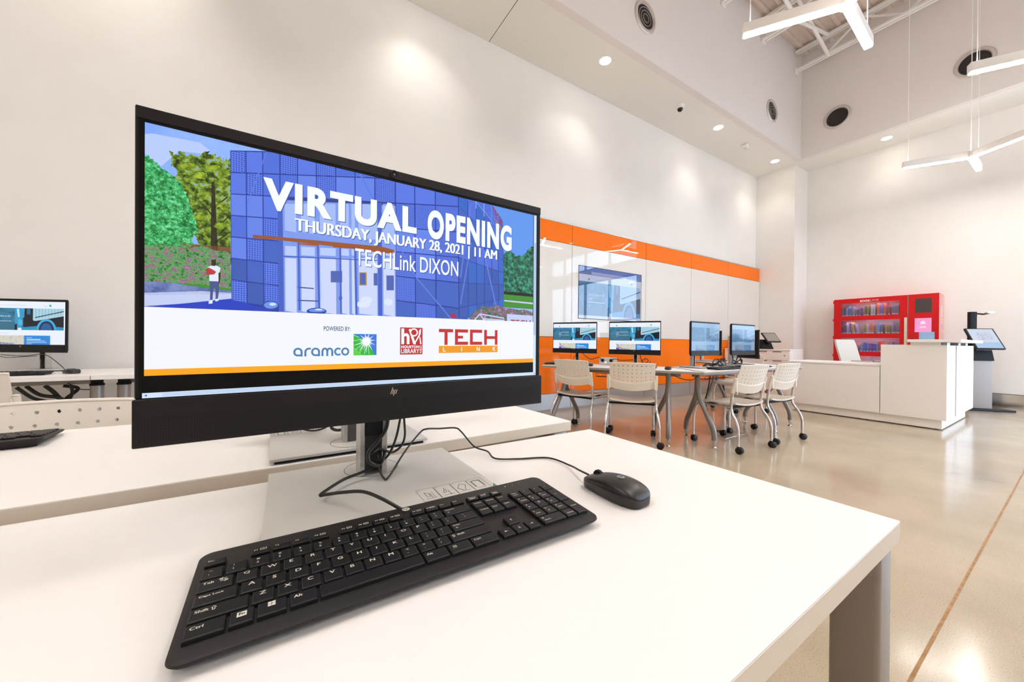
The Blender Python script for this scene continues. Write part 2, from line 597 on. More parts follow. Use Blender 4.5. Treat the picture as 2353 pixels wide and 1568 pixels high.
# open-web roof joists
def joist(x, y1, label):
    j = thing('roof_joist', label, 'joist', (x, 0, 0), 0, 'white open web joists under the roof deck')
    z0, z1 = 6.52, 6.93
    b = MB()
    for s in (-0.052, 0.012):
        b.bx(s, s + 0.04, YS + 0.02, y1 - 0.01, z0, z0 + 0.035, M_STEEL_W)
    b.build('bottom_chord', j)
    t = MB()
    for s in (-0.052, 0.012):
        t.bx(s, s + 0.04, YS + 0.02, y1 - 0.01, z1 - 0.045, z1, M_STEEL_W)
    t.build('top_chord', j)
    w = MB()
    y, up = y1 - 0.45, True
    while y > YS + 0.6:
        w.tube([(0, y, z0 + 0.02 if up else z1 - 0.02), (0, y - 0.55, z1 - 0.02 if up else z0 + 0.02)], 0.02, M_STEEL_W, 8)
        y -= 0.55
        up = not up
    w.build('web', j)
    s = MB().bx(-0.06, 0.06, y1 - 0.03, y1 - 0.004, z0 - 0.03, z0 + 0.09, M_STEEL_W)
    s.build('bearing_plate', j)
for x, lab in ((8.74, 'white roof joist farthest along, next to the back bulkhead'), (7.35, 'white roof joist second from the back bulkhead'),
               (5.99, 'white roof joist third from the back bulkhead, at the top edge of the photo'), (4.62, 'white roof joist fourth from the back bulkhead, above the frame')):
    joist(x, YBK, lab)
br = thing('bridging', 'white diagonal bridging bars between the roof joists', 'bracing', (0, 0, 0))
for a, b_ in (((8.74, 2.7, 6.53), (7.35, 2.7, 6.92)), ((8.74, 2.7, 6.92), (7.35, 2.7, 6.53)), ((7.35, 2.7, 6.53), (5.99, 2.7, 6.92)), ((7.35, 2.7, 6.92), (5.99, 2.7, 6.53))):
    MB().tube([a, b_], 0.03, M_STEEL_W, 8).build('bar', br)

# ------------------------------------------------------------------ air nozzles, downlights, camera, sensor
def nozzle(name, label, loc, rot):
    t = thing(name, label, 'air vent', loc, 0, 'round air nozzles in the bulkheads')
    t.rotation_euler = rot
    MB().lathe([(0.165, -0.004), (0.212, -0.004), (0.215, 0.006), (0.2, 0.02), (0.172, 0.022), (0.162, 0.0)], mat('nozzle_ring', 'cfc8c2', 0.35, 0.3), 40, caps=False).build('ring', t)
    MB().lathe([(0.164, 0.001), (0.001, 0.0015)], mat('nozzle_dark', '2a2220', 0.7), 40, caps=False).build('throat', t)
    return t
def nozzle_rings(t):
    m = mat('nozzle_vane', 'a8a19b', 0.4)
    for r in (0.055, 0.1, 0.14):
        pts = [(r * math.cos(2 * PI * k / 32) + 0.012, r * math.sin(2 * PI * k / 32) - 0.012, 0.008) for k in range(33)]
        MB().tube(pts, 0.0042, m, 6).build('vane', t)
n1 = nozzle('air_nozzle', 'round air nozzle with rings, nearest on the long bulkhead above the first downlight', (4.08, YBK, 5.39), (R(90), 0, 0))
nozzle_rings(n1)
n2 = nozzle('air_nozzle', 'small looking ringed air nozzle at the far end of the long bulkhead', (7.745, YBK, 5.395), (R(90), 0, 0))
nozzle_rings(n2)
nozzle('air_nozzle', 'dark round air nozzle on the back bulkhead left of the hanging wire', (XBK, 2.646, 5.42), (0, R(-90), 0))
nozzle('air_nozzle', 'dark round air nozzle on the back bulkhead partly behind the pendant bar', (XBK, 0.988, 5.41), (0, R(-90), 0))

M_LENS = lamp_mat('downlight_lens', 'fff6e6', LENS_EMIT)
def downlight(x, y, label, aim=(0, 0), k=1.0):
    t = thing('downlight', label, 'downlight', (x, y, ZC), 0, 'recessed downlights in the white soffit')
    MB().lathe([(0.075, -0.003), (0.093, -0.003), (0.095, 0.0), (0.075, 0.002)], M_WHITE, 28, caps=False).build('trim', t)
    MB().lathe([(0.076, -0.0015), (0.0005, -0.0015)], M_LENS, 28, caps=False).build('lens', t)
    ld = bpy.data.lights.new('downlight_lamp', 'SPOT')
    ld.energy = DOWNLIGHT_W * k
    ld.color = (1.0, 0.96, 0.90)
    ld.spot_size = R(104)
    ld.spot_blend = 0.9
    ld.shadow_soft_size = 0.05
    lo = bpy.data.objects.new('lamp', ld)
    COL.objects.link(lo)
    lo.parent = t
    lo.location = (0, 0, -0.02)
    lo.rotation_euler = (R(aim[0]), R(aim[1]), 0)
DL = [(-3.9, 'outside the frame, first of the row on the long wall'), (-1.3, 'outside the frame, above the tables by the long wall'), (1.27, 'just above the frame, before the first one in the photo'),
      (3.68, 'nearest and largest in the photo, over the wall beside the big monitor'), (6.52, 'between the dome camera and the small sensor'), (8.71, 'farthest of the row, beside the pier')]
for x, lab in DL:
    downlight(x, 3.556, 'lit recessed downlight, ' + lab, aim=(9, 0), k={-3.9: 2.4, -1.3: 2.4, 1.27: 1.5, 3.68: 1.15}.get(x, 1.15))
for y, lab in ((2.04, 'over the back wall left of the hanging pendant'), (-0.35, 'over the back wall outside the frame'), (-2.7, 'over the glazed end of the back wall')):
    downlight(9.45, y, 'lit recessed downlight ' + lab, aim=(0, -9), k=0.4)

t = thing('security_camera', 'small white dome security camera with dark lens on the soffit', 'camera', (5.40, 3.566, ZC))
MB().lathe([(0.001, -0.052), (0.045, -0.052), (0.062, -0.04), (0.066, 0.0)], M_WHITE, 28).build('housing', t)
MB().lathe([(0.002, -0.098), (0.02, -0.094), (0.036, -0.08), (0.042, -0.062), (0.042, -0.05)], mat('dark_dome', '1c1a1a', 0.1), 24).build('dome', t)
t = thing('motion_sensor', 'small white square motion sensor on the soffit', 'sensor', (7.52, 3.58, ZC), 0.2)
MB().box((0, 0, -0.03), (0.11, 0.11, 0.06), M_WHITE, 0.02).build('housing', t)
MB().box((0.0, 0, -0.064), (0.06, 0.06, 0.012), mat('sensor_lens', 'd6d8cf', 0.3), 0.005).build('lens', t)

# ------------------------------------------------------------------ three-armed LED pendants
M_LED = lamp_mat('led_diffuser', 'fff9f3', PENDANT_EMIT)
M_ADDED_UP = lamp_mat('added_uplight_glow', 'fff9f3', PENDANT_EMIT * 0.36)  # unseen upward strip on each arm, added for soft ambient light
def pendant(x, y, label, rot=0.0, L=0.66):
    t = thing('pendant_light', label, 'pendant light', (x, y, 3.66), R(rot), 'three armed pendant lights')
    for k in range(3):
        a = 2 * PI * k / 3
        q = Matrix.Rotation(a, 3, 'Z')
        arm = MB().box(q @ Vector((0.035 + L / 2, 0, 0.05)), (L, 0.066, 0.09), M_WHITE, 0.004, 1, q).build('arm', t)
        MB().box(q @ Vector((0.035 + L / 2, 0, -0.001)), (L - 0.012, 0.056, 0.012), M_LED, 0.004, 1, q).build('diffuser', arm)
        MB().quad([q @ Vector(p) for p in ((0.045, -0.025, 0.0956), (0.03 + L, -0.025, 0.0956), (0.03 + L, 0.025, 0.0956), (0.045, 0.025, 0.0956))], M_ADDED_UP).build('added_uplight', arm)
        e = q @ Vector((L - 0.02, 0, 0))
        MB().tube([(e.x, e.y, 0.09), (e.x, e.y, 2.86)], 0.004, M_STEEL_W, 6).build('cable', t)
    hb = MB().lathe([(0.05, 0.0), (0.05, 0.09), (0.001, 0.095)], M_WHITE, 18).build('hub', t)
    MB().lathe([(0.001, -0.007), (0.042, -0.006), (0.048, 0.0)], M_LED, 18, caps=False).build('diffuser', hb)
    MB().tube([(0.0, 0, 0.09), (0, 0, 2.86)], 0.005, M_STEEL_W, 6).build('power_cable', t)
pendant(3.72, 1.04, 'lit three armed pendant light nearest the camera, at the top of the photo', 3)
pendant(5.99, 0.05, 'lit pendant bar cut off by the right edge of the photo, before the dark nozzle')
pendant(8.2, 0.92, 'lit three armed pendant light lowest in the photo, over the reception desk')
pendant(1.45, 0.05, 'three armed pendant light over the near tables, out of the frame')  # unseen pendants from here on, put in for light and reflections
pendant(-0.9, 1.04, 'three armed pendant light behind the camera, out of the frame')
pendant(-3.2, 0.05, 'added three armed pendant light far behind the camera on the left, out of the frame')  # unseen, added to brighten the long wall at the left
pendant(3.72, -2.4, 'three armed pendant light by the street windows, out of the frame')
pendant(7.1, -2.4, 'three armed pendant light between the street windows and the back glazing, out of the frame')
pendant(0.6, -2.4, 'three armed pendant light at the left end of the street windows, out of the frame')

# ------------------------------------------------------------------ back-painted glass board on the long wall
YB = 4.06
XS = [2.23, 3.57, 5.234, 6.56, 7.893, 9.232]
t = thing('glass_board', 'orange and white back-painted glass board covering the long wall', 'wall board', (0, 0, 0))
MB().bx(XS[0], XS[-1], YB + 0.012, YW - 0.002, 0.0, 2.70, M_SEAM).build('backing', t)
for i in range(5):
    a, b_ = XS[i] + 0.0035, XS[i + 1] - 0.0035
    MB().bx(a, b_, YB, YB + 0.012, 2.423, 2.70, M_ORANGE).build('orange_panel', t)
    p = MB().bx(a, b_, YB, YB + 0.012, 1.063, 2.417, M_CREAM).build('cream_panel', t)
    MB().bx(a, b_, YB, YB + 0.012, 0.253, 1.057, M_ORANGE).build('orange_panel', t)
    MB().bx(a, b_, YB, YB + 0.012, 0.03, 0.247, M_KICK).build('kick_plate', t)
MB().bx(XS[0], XS[-1], YB - 0.012, YB + 0.012, 0.0, 0.03, M_GREYLEG2).build('floor_channel', t)
MB().bx(XS[0], XS[-1], YB + 0.0, YW - 0.002, 2.703, 2.722, M_ALU).build('top_trim', t)

